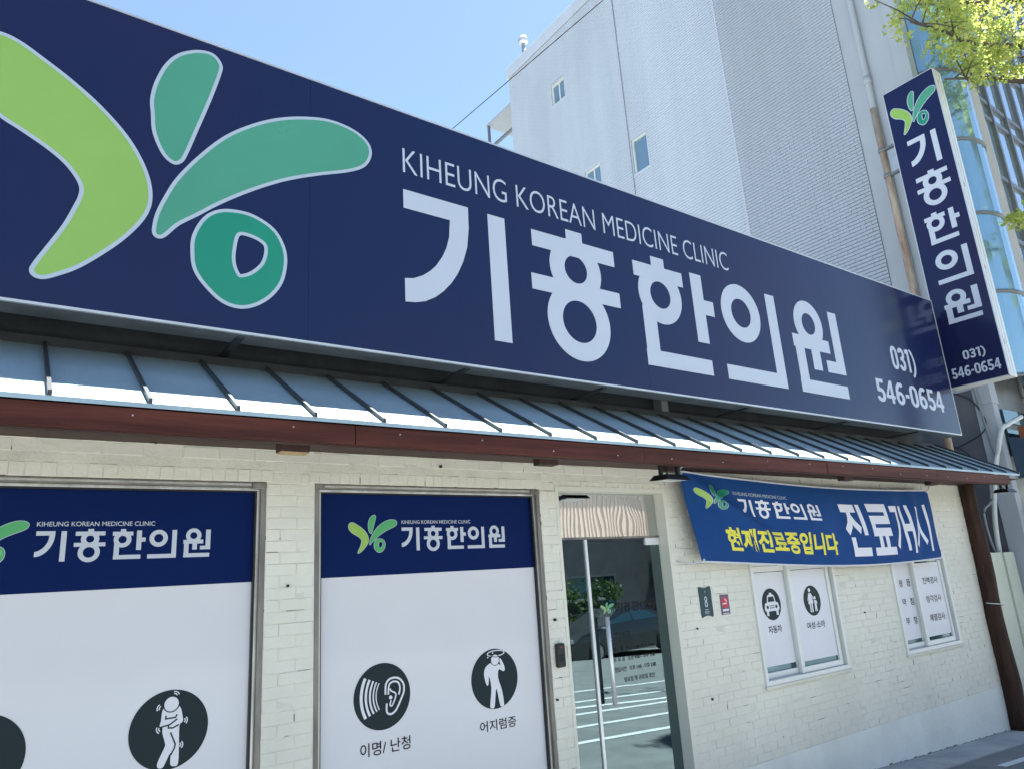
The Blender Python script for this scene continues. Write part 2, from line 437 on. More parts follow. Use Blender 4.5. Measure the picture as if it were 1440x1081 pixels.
TXT = {}
def text_shape(body, bold=0.0):
    key = (body, bold)
    if key not in TXT:
        c = bpy.data.curves.new('t', 'FONT'); c.body = body; c.size = 1; c.offset = bold; c.resolution_u = 4
        o = bpy.data.objects.new('t', c); COL.objects.link(o)
        bpy.context.view_layer.update()
        me = bpy.data.meshes.new_from_object(o)
        vs = [tuple(v.co[:2]) for v in me.vertices]; fs = [tuple(p.vertices) for p in me.polygons]
        bpy.data.objects.remove(o); bpy.data.curves.remove(c); bpy.data.meshes.remove(me)
        TXT[key] = (vs, fs)
    vs, fs = TXT[key]
    xs = [v[0] for v in vs]; zs = [v[1] for v in vs]
    return vs, fs, (min(xs), max(xs), min(zs), max(zs))
def words(mb, name, m, parent, gap):
    # one object for each run of letters: cut where the text leaves a gap
    fx_ = sorted(((min(mb.v[i][0] for i in f), max(mb.v[i][0] for i in f), f) for f in mb.f), key=lambda t: t[0])
    runs = []; hi = -1e9
    for a, b, f in fx_:
        if a - hi > gap: runs.append([])
        runs[-1].append(f); hi = max(hi, b)
    for fs in runs:
        ids = sorted({i for f in fs for i in f}); mp = {k: j for j, k in enumerate(ids)}
        MB().add([mb.v[i] for i in ids], [tuple(mp[i] for i in f) for f in fs]).build(name, m, parent)
def put_text(body, to, fn, d=0.0015, bold=0.0):
    vs, fs, b = text_shape(body, bold)
    f = fitfn(b, to)
    mb = MB()
    mb.add([fn(*f(u, v), d) for u, v in vs], fs)
    return mb

# digits of the telephone number, condensed bold strokes in a 0.6 x 1 cell
def dg(ch):
    w = 0.17
    def arc(cx, cz, rx, rz, a0, a1, n=16): return [(cx+rx*math.cos(math.radians(a0+(a1-a0)*i/n)), cz+rz*math.sin(math.radians(a0+(a1-a0)*i/n))) for i in range(n+1)]
    if ch == '0':
        o = arc(.27,.70,.27,.30,0,180) + arc(.27,.30,.27,.30,180,360); i = arc(.27,.68,.10,.17,0,180) + arc(.27,.32,.10,.17,180,360)
        return [[o, i[::-1]]], .54
    if ch == '3': return [ribbon(arc(.26,.725,.18,.19,165,-80,14) , w), ribbon(arc(.26,.285,.185,.20,80,-165,14), w), rect(.16,.30,.44,.59)], .53
    if ch == '1': return [rect(.17,.34,0,1), rect(.02,.2,.80,.97)], .36
    if ch == ')': return [ribbon(arc(-.20,.42,.50,.66,62,-62,14), .13)], .36
    if ch == '5': return [rect(.06,.49,.84,1), rect(.06,.22,.45,.9), ribbon([(.13,.50)] + arc(.25,.30,.195,.225,100,-160,16), w)], .53
    if ch == '4': return [[[(.30,1),(.47,1),(.47,.36),(.56,.36),(.56,.21),(.47,.21),(.47,0),(.31,0),(.31,.21),(0,.21),(0,.34)],[(.31,.36),(.14,.36),(.31,.74)]]], .58
    if ch == '6': return [[circ(.27,.30,.265,40,.30), circ(.27,.30,.10,40,.145)[::-1]], ribbon([(.09,.36),(.10,.60),(.15,.78),(.26,.905),(.40,.92),(.47,.84)], w)], .55
    if ch == '-': return [rect(.02,.26,.36,.52)], .28
def put_digits(body, to, fn, m, parent, gap=0.06):
    x = 0; items = []
    for ch in body:
        sh, w = dg(ch); items.append((x, sh)); x += w + gap
    tot = x - gap
    f = fitfn((0, tot, 0, 1), to)
    for x0, sh in items:
        put_shapes(xf(sh, lambda u, v: f(u+x0, v)), fn, 0.0025).build('digit', m, parent)

# ------------------------------------------------------------------ ground
def gz(x): return 0.36 - 0.043*max(-12.0, min(28.0, x))
def ground_strip(name, m, x0, x1, y0, y1, dz, thick=None, kind='structure', n=12):
    xs = sorted(set([x0, x1] + [c for c in (-12.0, 28.0) if x0 < c < x1]))
    mb = MB()
    for a, b in zip(xs, xs[1:]):
        mb.quad((a, y0, gz(a)+dz), (b, y0, gz(b)+dz), (b, y1, gz(b)+dz), (a, y1, gz(a)+dz))
        if thick:
            mb.quad((a, y1, gz(a)+dz), (b, y1, gz(b)+dz), (b, y1, gz(b)+dz-thick), (a, y1, gz(a)+dz-thick))
            mb.quad((a, y0, gz(a)+dz), (b, y0, gz(b)+dz), (b, y0, gz(b)+dz-thick), (a, y0, gz(a)+dz-thick))
    o = mb.build(name, m)
    if kind: o['kind'] = kind
    return o
ground_strip('ground', 'asphalt', -260, 260, -260, 260, -0.012)
ground_strip('road', 'asphalt', -90, 90, -11.6, -0.33, 0.0)
ground_strip('pavement', 'concrete', -14, 26, -0.33, 0.12, 0.012, 0.03)
ground_strip('far_pavement', 'pave', -60, 60, -14.5, -11.6, 0.10, 0.13)
def road_line(x0, x1, y, w, m='roadwhite', dy=0.0, name='road_marking'):
    mb = MB().quad((x0, y, gz(x0)+0.004), (x1, y+dy, gz(x1)+0.004), (x1, y+dy+w, gz(x1)+0.004), (x0, y+w, gz(x0)+0.004))
    return tag(mb.build(name, m), kind='structure')
road_line(-30, 40, -7.1, 0.10, 'roadyellow')
road_line(6.55, 7.1, -0.60, 0.07, dy=-0.02)
road_line(7.5, 8.9, -0.52, 0.06)
for i, y in enumerate((-2.35, -3.05, -3.75, -4.6, -5.5)):
    road_line(4.2 + 0.3*i, 12.5, y, 0.10)
road_line(5.2, 9.8, -4.35, 0.12, dy=0.55)

# ------------------------------------------------------------------ clinic building
B = thing('clinic_building', (4.0, 0.0, gz(4.0)), 'single storey painted brick clinic with metal awning roof and printed windows', 'building')
XL, XR = -2.4, 8.26
OPEN = [(-0.262, 1.085, 0.62, 2.192), (1.316, 2.690, 0.50, 2.192), (2.832, 3.752, gz(3.2)+0.012, 2.192),
        (4.565, 5.640, 0.862, 1.700), (6.545, 7.560, 0.862, 1.690)]
PL = 0.41                     # top of the cement plinth
# wall core with the openings left out: vertical slabs between and above them
def slab(mb, x0, x1, z0, z1, y0=-0.0036, y1=0.16): mb.box(x0, x1, y0, y1, z0, z1)
core = MB()
WT = 2.439
edges = [XL] + [e for o in OPEN for e in o[:2]] + [XR]
for a, b in zip(edges[::2], edges[1::2]): slab(core, a, b, -0.2, WT)
for x0, x1, z0, z1 in OPEN:
    slab(core, x0, x1, z1, WT)
    if z0 > 0.4: slab(core, x0, x1, -0.2, z0)
wall = core.build('wall', 'mortar', B)
pl = MB()
for a, b in ((XL, -0.262), (-0.262, 1.085), (1.085, 1.316), (1.316, 2.69), (2.69, 2.832), (3.752, XR)):
    pl.add([(a,-0.008,-0.2),(b,-0.008,-0.2),(b,-0.008,PL),(a,-0.008,PL),(a,-0.003,PL),(b,-0.003,PL)], [(0,1,2,3),(3,2,5,4)])
pl.build('plinth', 'render', wall)

def in_view(p):
    d = Vector(p) - CP
    c = [Vector(r).dot(d) for r in CR]
    if c[2] < 0.1: return None
    u = 1024*c[0]/c[2] + 720; v = 1024*c[1]/c[2] + 540.5
    return c[2] if -30 < u < 1470 and -30 < v < 1111 else None
def brick_geo(L, H, d=0.010, ch=0.0024, seed=0):
    """front face, chamfer and four sides of a painted brick, centred, back at y=0"""
    r = random.Random(seed)
    j = lambda s: r.uniform(-s, s)
    a, b = L/2, H/2
    vs = [(-a,0,-b),(a,0,-b),(a,0,b),(-a,0,b)]
    vs += [(-a+j(.0012),-d+ch,-b+j(.0008)),(a+j(.0012),-d+ch,-b+j(.0008)),(a+j(.0012),-d+ch,b+j(.0008)),(-a+j(.0012),-d+ch,b+j(.0008))]
    vs += [(-a+ch,-d+j(.0012),-b+ch),(a-ch,-d+j(.0012),-b+ch),(a-ch,-d+j(.0012),b-ch),(-a+ch,-d+j(.0012),b-ch)]
    fs = [(8,9,10,11)]
    for k in range(4):
        n = (k+1) % 4
        fs += [(k, n, 4+n, 4+k), (4+k, 4+n, 8+n, 8+k)]
    return vs, fs
COURSE, PITCH = 0.0522, 0.156
bricks = []                   # (x0, x1, z0, z1)
ROW = (2.192, 2.250)          # upright header course above each opening
def put_row(z0, z1, x0, x1, off):
    x = x0 - off
    while x < x1:
        a, b = max(x, x0), min(x + PITCH, x1)
        if b - a > 0.022: bricks.append((a, b, z0, z1))
        x += PITCH
z = PL; k = 0
while z < 2.62:
    z1 = z + COURSE
    segs = [(XL, XR)]
    for (x0, x1, o0, o1) in OPEN:
        head = (x0 - 0.03, x1 + 0.03, ROW[0], ROW[1]) if o1 > 2.1 else None
        for ox0, ox1, oz0, oz1 in [(x0, x1, o0, o1)] + ([head] if head else []):
            if z1 - 0.012 > oz0 and z + 0.012 < oz1:
                ns = []
                for s0, s1 in segs:
                    if ox1 <= s0 or ox0 >= s1: ns.append((s0, s1)); continue
                    if s0 < ox0: ns.append((s0, ox0))
                    if ox1 < s1: ns.append((ox1, s1))
                segs = ns
    for s0, s1 in segs:
        put_row(z, z1, s0, s1, ((k % 2)*0.5*PITCH + (s0*7.31) % 0.03) % PITCH)
    z = z1; k += 1
for (x0, x1, o0, o1) in OPEN[:3]:
    n = int((x1-x0+0.06)/0.0522); w = (x1-x0+0.06)/n
    for i in range(n): bricks.append((x0-0.03+i*w, x0-0.03+(i+1)*w, ROW[0], ROW[1]))
info = []
for q in bricks:
    c = ((q[0]+q[1])/2, 0, (q[2]+q[3])/2)
    dep = in_view(c)
    area = (q[1]-q[0])*(q[3]-q[2])
    hid = (c[2] > 2.39)
    info.append(((area/dep**2 if dep and not hid else -1), q))
info.sort(key=lambda t: -t[0])
rb = random.Random(3)
protos = {}
restb = MB()
jc = brick_geo
for i, (sc, (x0, x1, z0, z1)) in enumerate(info):
    L, H = x1-x0, z1-z0
    gap = 0.0024
    cx, cz = (x0+x1)/2, (z0+z1)/2
    dy = rb.uniform(-0.0016, 0.0020); rx = rb.gauss(0, 0.014); rz_ = rb.gauss(0, 0.006); ry = rb.gauss(0, 0.004)
    if i < 300 and sc > 0:
        key = (round(L, 2), round(H, 3), i % 3)
        if key not in protos:
            vs, fs = brick_geo(round(L, 2)-gap, H-gap*rb.uniform(0.5, 1.2), seed=i)
            o = MB().add([Vector(v) + ORIG[wall.name] for v in vs], fs).build('brick', 'paint', wall)
            protos[key] = o.data
        else:
            o = bpy.data.objects.new('brick', protos[key]); COL.objects.link(o); o.parent = wall
            ORIG[o.name] = ORIG[wall.name]
        o.location = (Vector((cx, 0.004+dy, cz)) - ORIG[wall.name]) * K
        o.rotation_euler = (rx, ry, rz_)
        o.scale = ((L-gap)/(round(L, 2)-gap), 1, 1)
    else:
        vs, fs = brick_geo(L-gap, H-gap*rb.uniform(0.5, 1.3), seed=i)
        mt = Matrix.Translation((cx, 0.004+dy, cz)) @ Matrix.Rotation(rx, 4, 'X') @ Matrix.Rotation(rz_, 4, 'Z') @ Matrix.Rotation(ry, 4, 'Y')
        restb.add([mt @ Vector(v) for v in vs], fs)
tag(restb.build('far_bricks', 'paint', wall), kind='stuff')
# grime along the foot of the wall
gr = MB(); x = 3.76
rg = random.Random(4)
while x < XR:
    w_ = rg.uniform(0.012, 0.05); h_ = rg.uniform(-0.004, 0.004) if rg.random() < 0.75 else rg.uniform(0.002, 0.012)
    gr.box(x, min(x+w_, XR), -0.0095-rg.uniform(0, 0.004), -0.0075, gz(x), gz(x)+0.012+h_); x += w_
tag(gr.build('foot_grime', M['grime'], wall), kind='stuff')
# dark open joints where the paint has split
ck = MB(); rc = random.Random(8)
for sc, (x0, x1, z0, z1) in info:
    if sc <= 0 or rc.random() > 0.16: continue
    if rc.random() < 0.55:
        l = rc.uniform(0.015, 0.09); xs_ = rc.uniform(x0, max(x0, x1-l)); h_ = rc.uniform(0.0010, 0.0022)
        ck.box(xs_, min(xs_+l, x1), -0.0062, -0.003, z0-h_/2, z0+h_/2)
    else:
        l = rc.uniform(0.008, 0.035); h_ = rc.uniform(0.0010, 0.0024)
        ck.box(x0-h_/2, x0+h_/2, -0.0062, -0.003, z0+0.004, min(z0+0.004+l, z1))
tag(ck.build('joint_cracks', M['crack'], wall), kind='stuff')
# smooth painted trim round the door and returns inside the openings
tr = MB()
dx0, dx1, dz0, dz1 = OPEN[2]
tr.box(dx1-0.002, dx1+0.03, -0.0085, 0.09, dz0, dz1+0.004)
tr.box(dx0-0.02, dx0+0.002, -0.0085, 0.09, dz0, dz1+0.004)
tr.box(dx0-0.02, dx1+0.03, -0.0095, 0.09, dz1-0.004, dz1+0.022)
tr.build('door_surround', 'paint', B)
# upper wall and added sun block behind the sign, flat roof, back and side walls, inside room
bx('upper_wall', 'flash', B, XL, XR, 0.25, 0.40, 2.80, 2.95)
bx('sun_block', 'signbox', B, XL, XR-0.05, 0.008, 0.40, 2.95, 4.30)  # unseen fill added behind the sign so no sun reaches the roof there
up = MB().box(XL, XR, 0.16, 0.25, 2.72, 2.82); up.build('flashing', 'flash', B)
bx('flat_roof', 'pilaster', B, XL, XR, 0.40, 6.0, 3.05, 3.15)
for a in (XL+0.002, XR-0.15):
    bx('side_wall', 'paint', B, a, a+0.148, 0.16, 6.0, -0.2, 2.70)
    bx('upper_side_wall', 'flash', B, a, a+0.148, 0.41, 6.0, 2.70, 3.05)
bx('back_wall', 'darkroom', B, XL+0.15, XR-0.15, 5.0, 5.15, -0.2, 3.05)
bx('inside_floor', 'floorin', B, XL+0.15, XR-0.15, 0.16, 5.0, -0.1, 0.20)
bx('inside_partition', 'darkroom', B, 4.05, 4.12, 0.17, 3.4, 0.2, 3.05)

# awning roof ---------------------------------------------------------------
SL = math.tan(math.radians(30)); EY, EZ = -0.50, 2.397
def rz(y): return EZ + (y-EY)*SL
RX0, RX1, RP = -2.59, 8.47, 0.3195
rib_x = []
x = 0.168
while x > RX0+0.05: x -= RP
x += RP
while x < RX1-0.02: rib_x.append(x); x += RP
roof = MB().box(RX0+0.01, RX1-0.01, EY+0.02, 0.25, 2.345, 2.352).build('awning_roof', 'wooddark', B)
pan_edges = [RX0] + rib_x + [RX1]
rp = random.Random(5)
for a, b in zip(pan_edges, pan_edges[1:]):
    mb = MB(); t = 0.008; n = 8
    h = [rp.uniform(-0.0015, 0.002) for _ in range(n+1)]
    for i in range(n):
        xa, xb = a+(b-a)*i/n, a+(b-a)*(i+1)/n
        # gentle oil-canning of the sheet across each pan
        ha = 0.0025*math.sin(math.pi*i/n) + (h[i] if 0 < i < n else 0); hb = 0.0025*math.sin(math.pi*(i+1)/n) + (h[i+1] if i+1 < n else 0)
        mb.quad((xa, EY, rz(EY)), (xb, EY, rz(EY)), (xb, -0.12, rz(-0.12)+hb), (xa, -0.12, rz(-0.12)+ha))
        mb.quad((xa, -0.12, rz(-0.12)+ha), (xb, -0.12, rz(-0.12)+hb), (xb, 0.25, rz(0.25)), (xa, 0.25, rz(0.25)))
    mb.quad((a, EY, rz(EY)), (a, EY, rz(EY)-0.018), (b, EY, rz(EY)-0.018), (b, EY, rz(EY)))
    mb.build('roof_panel', 'roof', roof)
for x in rib_x + [RX0+0.006, RX1-0.006]:
    w, hh = 0.007, 0.021
    y0, y1 = EY-0.004, 0.235
    mb = MB()
    mb.add([(x-w,y0,rz(y0)+0.001),(x+w,y0,rz(y0)+0.001),(x+w,y1,rz(y1)),(x-w,y1,rz(y1)),(x-w,y0,rz(y0)+hh),(x+w,y0,rz(y0)+hh),(x+w,y1,rz(y1)+hh),(x-w,y1,rz(y1)+hh)],
           [(0,3,2,1),(4,5,6,7),(0,1,5,4),(1,2,6,5),(2,3,7,6),(3,0,4,7)])
    mb.build('seam', 'seam', roof)
# timber fascia in lengths, the darker beam behind it, soffit, bracket ends
fx = [RX0+0.05, -1.0, 1.31, 3.10, 5.0, 6.7, 8.22]
for i, (a, b) in enumerate(zip(fx, fx[1:])):
    j = rp.uniform(-0.003, 0.003)
    bx('fascia_board', 'wood', B, a+0.0015, b-0.0015, -0.492+j, -0.462+j, 2.290, 2.376, bevel=0.003)
    bx('eave_beam', 'wooddark', B, a, b, -0.452, -0.43, 2.287+j*0.5, 2.345, bevel=0.003)
for i, (a, b) in enumerate(zip(fx, fx[1:])):
    for t in (0.12, 0.37, 0.62, 0.88):
        xx = a + (b-a)*t; zz = 2.318 + 0.03*((i+int(t*10)) % 2)
        MB().tube([(xx, -0.488, zz), (xx, -0.4975, zz)], 0.0035, 6).build('screw', 'steel', B)
bx('soffit', 'wooddark', B, RX0+0.05, 8.22, -0.40, -0.004, 2.414, 2.424)
for x0 in (-1.30, 1.031, 2.446, 3.44, 5.475, 6.9):
    br = bx('bracket_end', 'wooddark', B, x0, x0+0.132, -0.34, -0.28, 2.276, 2.413, bevel=0.003)
    if x0 == 1.031: bx('raw_underside', 'woodraw', br, x0+0.004, x0+0.128, -0.338, -0.282, 2.270, 2.2755)
# big printed windows ----------------------------------------------------------
FY = 0.040
def film_fn(u, v, d): return (u, FY - d, v)
def fw(u, v): return (u*(1+FY/3.4), CP.z + (v-CP.z)*(1+FY/3.4))
def frame_ring(name, m, parent, x0, x1, z0, z1, w, y0, y1, bevel=0.002):
    mb = MB()
    mb.box(x0, x1, y0, y1, z1-w, z1); mb.box(x0, x1, y0, y1, z0, z0+w)
    mb.box(x0, x0+w, y0, y1, z0+w, z1-w); mb.box(x1-w, x1, y0, y1, z0+w, z1-w)
    return mb.build(name, m, parent, bevel=bevel)
def big_window(idx, x0, x1, z0, z1, ref):
    W = MB().box(x0+0.05, x1-0.05, FY+0.002, FY+0.014, z0+0.05, z1-0.05).build('window', 'whitefilm', B)
    W['label'] = ('printed window with a shivering figure pictogram', 'printed window with ear and dizzy figure pictograms')[idx]
    frame_ring('frame', 'aludark', W, x0+0.001, x1-0.001, z0, z1-0.001, 0.024, -0.004, 0.10)
    frame_ring('bead', 'alulite', W, x0+0.0245, x1-0.0245, z0+0.0245, z1-0.0255, 0.013, 0.012, 0.06)
    frame_ring('gasket', 'blackmetal', W, x0+0.038, x1-0.038, z0+0.038, z1-0.039, 0.007, 0.022, 0.06, 0)
    # shutter slot cover along the head
    bx('head_rail', 'alulite', W, x0+0.05, x1-0.07, -0.007, -0.0045, z1-0.018, z1-0.009)
    bx('corner_cover', 'aludark', W, x1-0.066, x1-0.004, -0.012, -0.0045, z1-0.032, z1-0.004, bevel=0.003)
    a, b = x0+0.045, x1-0.045
    seam_z = fw(0, 1.747)[1]
    MB().quad((a, FY, z0+0.05), (b, FY, z0+0.05), (b, FY, fw(0,1.392)[1]), (a, FY, fw(0,1.392)[1])).build('white_film', 'whitefilm', W)
    MB().quad((a, FY-0.0006, fw(0,1.388)[1]), (b, FY-0.0006, fw(0,1.388)[1]), (b, FY-0.0006, seam_z), (a, FY-0.0006, seam_z)).build('white_film', 'whitefilm', W)
    MB().quad((a, FY-0.0009, seam_z-0.001), (b, FY-0.0009, seam_z-0.001), (b, FY-0.0009, z1-0.046), (a, FY-0.0009, z1-0.046)).build('navy_film', 'navyfilm', W)
    o = ref
    f2 = lambda u, v, d: film_fn(*fw(u+o, v), d + 0.001)
    put_name((1.779, 2.424, 1.855, 1.985), f2, 'letter', W, d=0.0012)
    put_text('KIHEUNG KOREAN MEDICINE CLINIC', (1.779, 2.199, 1.996, 2.014), f2, 0.0012, 0.005).build('english_lettering', 'letter', W)
    put_emblem((1.490, 1.753, 1.855, 2.040), f2, W, 0.0012, 0.0022, ('lime','leafgreen','leafgreen','leafgreen'))
    return W, f2
W2, f2 = big_window(1, 1.316, 2.690, 0.50, 2.192, 0.0)
W1, f1 = big_window(0, -0.262, 1.085, 0.62, 2.192, -1.578)
def pict(parent, fn, cx, cz, r, shapes, dark=(), m='ink'):
    p = MB().sheet([circ(cx, cz, r, 64)], fn, 0, 0.0008).build('pictogram', m, parent)
    if shapes: put_shapes(shapes, fn, 0.0012, 0.00008).build('white_figure', 'paper', p)
    if dark: put_shapes(dark, fn, 0.0026, 0.00008).build('dark_detail', m, p)
    return p
def arcs(cx, cz, r, a0, a1, w, n=10): return ribbon([(cx+r*math.cos(math.radians(a0+(a1-a0)*i/n)), cz+r*math.sin(math.radians(a0+(a1-a0)*i/n))) for i in range(n+1)], w)
# shivering figure, coordinates in the plane of the wall
g1 = lambda u, v, d: film_fn(*fw(u, v), d + 0.001)
sh = [[smooth([(0.694,1.270),(0.688,1.225),(0.684,1.207),(0.695,1.203),(0.696,1.18),(0.708,1.14),(0.706,1.125),(0.684,1.075),(0.686,1.056),(0.702,1.053),(0.712,1.068),(0.730,1.103),(0.731,1.062),(0.745,1.052),(0.760,1.060),(0.760,1.13),(0.758,1.198),(0.770,1.213),(0.768,1.235),(0.755,1.272),(0.725,1.255)], 3)],
      [circ(0.724, 1.284, 0.0275, 32)]]
dk = [[offset(circ(0.724, 1.284, 0.0275, 32), 0.004), circ(0.724, 1.284, 0.0275, 32)[::-1]],
      ribbon([(0.706,1.243),(0.705,1.231),(0.742,1.232),(0.747,1.243)], .005), ribbon([(0.690,1.203),(0.722,1.208),(0.748,1.225)], .005),
      ribbon([(0.717,1.208),(0.717,1.196),(0.733,1.194),(0.756,1.203)], .005), ribbon([(0.726,1.178),(0.746,1.132),(0.743,1.118),(0.731,1.095)], .005)]
wv = []
for cx, cz, a in ((0.735,1.313,60),(0.688,1.272,160),(0.770,1.216,0),(0.690,1.197,200),(0.757,1.127,0)):
    wv += [arcs(cx, cz, 0.009, a-50, a+50, .004), arcs(cx, cz, 0.017, a-45, a+45, .004)]
pict(W1, g1, 0.721, 1.190, 0.1475, sh + wv, dk)
pict(W1, g1, 0.092, 1.190, 0.1475, [ribbon([(0.045+0.035*math.cos(t), 1.19+0.035*math.sin(t)), (0.045+0.10*math.cos(t), 1.19+0.10*math.sin(t))], .017) for t in (0.12, 0.62, 1.1, -0.35)])
ear = [arcs(1.735, 1.190, rr_, 152-i, 208+i, ww_, 14) for i, (rr_, ww_) in enumerate(((.187, .0145), (.1635, .0115), (.143, .009), (.1255, .007), (.111, .005)))]
ear += [ribbon(smooth_open([(1.673,1.194),(1.676,1.239),(1.700,1.262),(1.741,1.260),(1.768,1.234),(1.771,1.199),(1.756,1.166),(1.731,1.124),(1.710,1.107),(1.690,1.106),(1.678,1.120),(1.679,1.154)]), .009),
        ribbon(smooth_open([(1.688,1.192),(1.692,1.232),(1.713,1.247),(1.741,1.240),(1.750,1.213),(1.743,1.185)]), .008),
        ribbon(smooth_open([(1.696,1.218),(1.704,1.206),(1.726,1.193),(1.724,1.172),(1.706,1.141),(1.696,1.146),(1.702,1.165)]), .007), [circ(1.700, 1.178, 0.009, 16)]]
pict(W2, g1, 1.658, 1.189, 0.1475, ear)
man = [[smooth([(2.313,1.272),(2.283,1.268),(2.250,1.249),(2.239,1.213),(2.252,1.164),(2.264,1.166),(2.270,1.205),(2.281,1.145),(2.268,1.060),(2.280,1.048),(2.296,1.055),(2.312,1.141),(2.330,1.058),(2.343,1.048),(2.356,1.056),(2.348,1.124),(2.327,1.190),(2.334,1.231),(2.362,1.219),(2.373,1.228),(2.367,1.253),(2.347,1.286),(2.338,1.280),(2.347,1.252),(2.335,1.258)], 3)],
       [circ(2.313, 1.281, 0.026, 32)], [circ(2.320, 1.313, 0.057, 40, 0.0165), circ(2.320, 1.313, 0.051, 40, 0.0115)[::-1]],
       [circ(2.268,1.297,.004,10)], [circ(2.352,1.333,.004,10)], [circ(2.30,1.316,.004,10)]]
pict(W2, g1, 2.307, 1.189, 0.1475, man, [[offset(circ(2.313, 1.281, 0.026, 32), 0.003), circ(2.313, 1.281, 0.026, 32)[::-1]], ribbon(smooth_open([(2.285,1.302),(2.32,1.2945),(2.345,1.297)]), .003)])
words(put_text('이명/ 난청', (1.542, 1.800, 0.938, 0.997), g1, 0.001, 0.006), 'caption', 'black', W2, 0.010)
put_text('어지럼증', (2.200, 2.428, 0.940, 0.992), g1, 0.001, 0.006).build('caption', 'black', W2)
# sliding windows -----------------------------------------------------------------
def slider(x0, x1, z0, z1, xm, panes, label):
    W = MB().box(x0+0.02, x1-0.02, 0.075, 0.085, z0+0.02, z1-0.02).build('window', 'darkgap', B)
    W['label'] = label
    frame_ring('frame', 'pvc', W, x0, x1, z0, z1, 0.030, -0.020, 0.09)
    bx('sill', 'mortar', W, x0-0.012, x1+0.015, -0.026, 0.0, z0-0.022, z0-0.001, bevel=0.004)
    for i, (a, b) in enumerate(((x0+0.031, xm+0.02), (xm-0.02, x1-0.050))):
        y0 = 0.035 if i == 0 else 0.004
        s = frame_ring('sash', 'pvc', W, a, b, z0+0.032, z1-0.032, 0.040, y0, y0+0.028)
        p0, p1, q0, q1 = panes[i]
        MB().box(a+0.041, b-0.041, y0+0.016, y0+0.019, z0+0.073, z1-0.073).build('pane', 'winglass', s)
        MB().box(p0, p1, y0+0.010, y0+0.015, q0, q1).build('printed_sheet', 'paper', s)
    return W
S1 = slider(4.565, 5.640, 0.862, 1.700, 5.06, ((4.64, 5.035, 0.972, 1.622), (5.086, 5.545, 0.968, 1.622)), 'sliding window with car and mother and child sheets')
S2 = slider(6.545, 7.560, 0.862, 1.690, 6.99, ((6.618, 6.965, 0.964, 1.66), (7.012, 7.468, 0.964, 1.605)), 'sliding window with two sheets of treatment names')
ga = lambda u, v, d: (u, 0.0445 - d, v)
gb = lambda u, v, d: (u, 0.0135 - d, v)
s = 1 + 0.044/3.4
fa = lambda u, v, d: ga(u*s, CP.z+(v-CP.z)*s, d)
s_ = 1 + 0.0135/3.4
fb = lambda u, v, d: gb(u*s_, CP.z+(v-CP.z)*s_, d)
cx, cz = 4.780, 1.397
car = [rect(cx-.015, cx+.015, cz+.064, cz+.080), [[(cx-.054,cz+.01),(cx-.040,cz+.06),(cx-.030,cz+.067),(cx+.030,cz+.067),(cx+.040,cz+.06),(cx+.054,cz+.01)]],
       [smooth([(cx-.080,cz-.045),(cx-.082,cz-.005),(cx-.066,cz+.012),(cx,cz+.014),(cx+.066,cz+.012),(cx+.082,cz-.005),(cx+.080,cz-.045),(cx,cz-.047)], 4)],
       rect(cx-.070, cx-.045, cz-.078, cz-.04), rect(cx+.045, cx+.070, cz-.078, cz-.04)]
pict(S1, fa, cx, cz, 0.1115, car, [[[(cx-.040,cz+.018),(cx-.030,cz+.053),(cx+.030,cz+.053),(cx+.040,cz+.018)]], [circ(cx-.052,cz-.018,.012,16)], [circ(cx+.052,cz-.018,.012,16)], rect(cx-.028,cx+.028,cz-.013,cz-.008), rect(cx-.028,cx+.028,cz-.027,cz-.022)])
cx, cz = 5.298, 1.390
lady = [[circ(cx-.022, cz+.078, .015, 20)], [[(cx-.038,cz+.056),(cx-.008,cz+.056),(cx+.022,cz+.016),(cx+.016,cz+.010),(cx-.004,cz+.034),(cx+.012,cz-.022),(cx-.058,cz-.022),(cx-.040,cz+.024),(cx-.055,cz+.0),(cx-.062,cz+.004)]],
        rect(cx-.042,cx-.027,cz-.085,cz-.022), rect(cx-.018,cx-.003,cz-.085,cz-.022), [circ(cx+.036, cz+.018, .013, 20)],
        [[(cx+.022,cz+.0),(cx+.052,cz+.0),(cx+.064,cz-.03),(cx+.050,cz-.018),(cx+.050,cz-.080),(cx+.039,cz-.080),(cx+.037,cz-.045),(cx+.033,cz-.080),(cx+.022,cz-.080),(cx+.024,cz-.018),(cx+.014,cz+.022),(cx+.008,cz+.018)]]]
pict(S1, fb, cx, cz, 0.1115, lady)
put_text('자동차', (4.700, 4.860, 1.198, 1.250), fa, 0.001, 0.012).build('caption', 'black', S1)
put_text('여성·소아', (5.178, 5.418, 1.186, 1.238), fb, 0.001, 0.012).build('caption', 'black', S1)
for i, (t1, t2) in enumerate((('왕', '뜸'), ('약', '침'), ('부', '항'))):
    zc = 1.443 - 0.159*i
    put_text(t1, (6.655, 6.722, zc-.030, zc+.032), fa, 0.001, 0.010).build('caption', 'black', S2)
    put_text(t2, (6.790, 6.857, zc-.030, zc+.032), fa, 0.001, 0.010).build('caption', 'black', S2)
for i, t in enumerate(('진맥검사', '청각검사', '체열검사')):
    zc = 1.446 - 0.162*i
    put_text(t, (7.085, 7.375, zc-.030, zc+.030), fb, 0.001, 0.010).build('caption', 'black', S2)
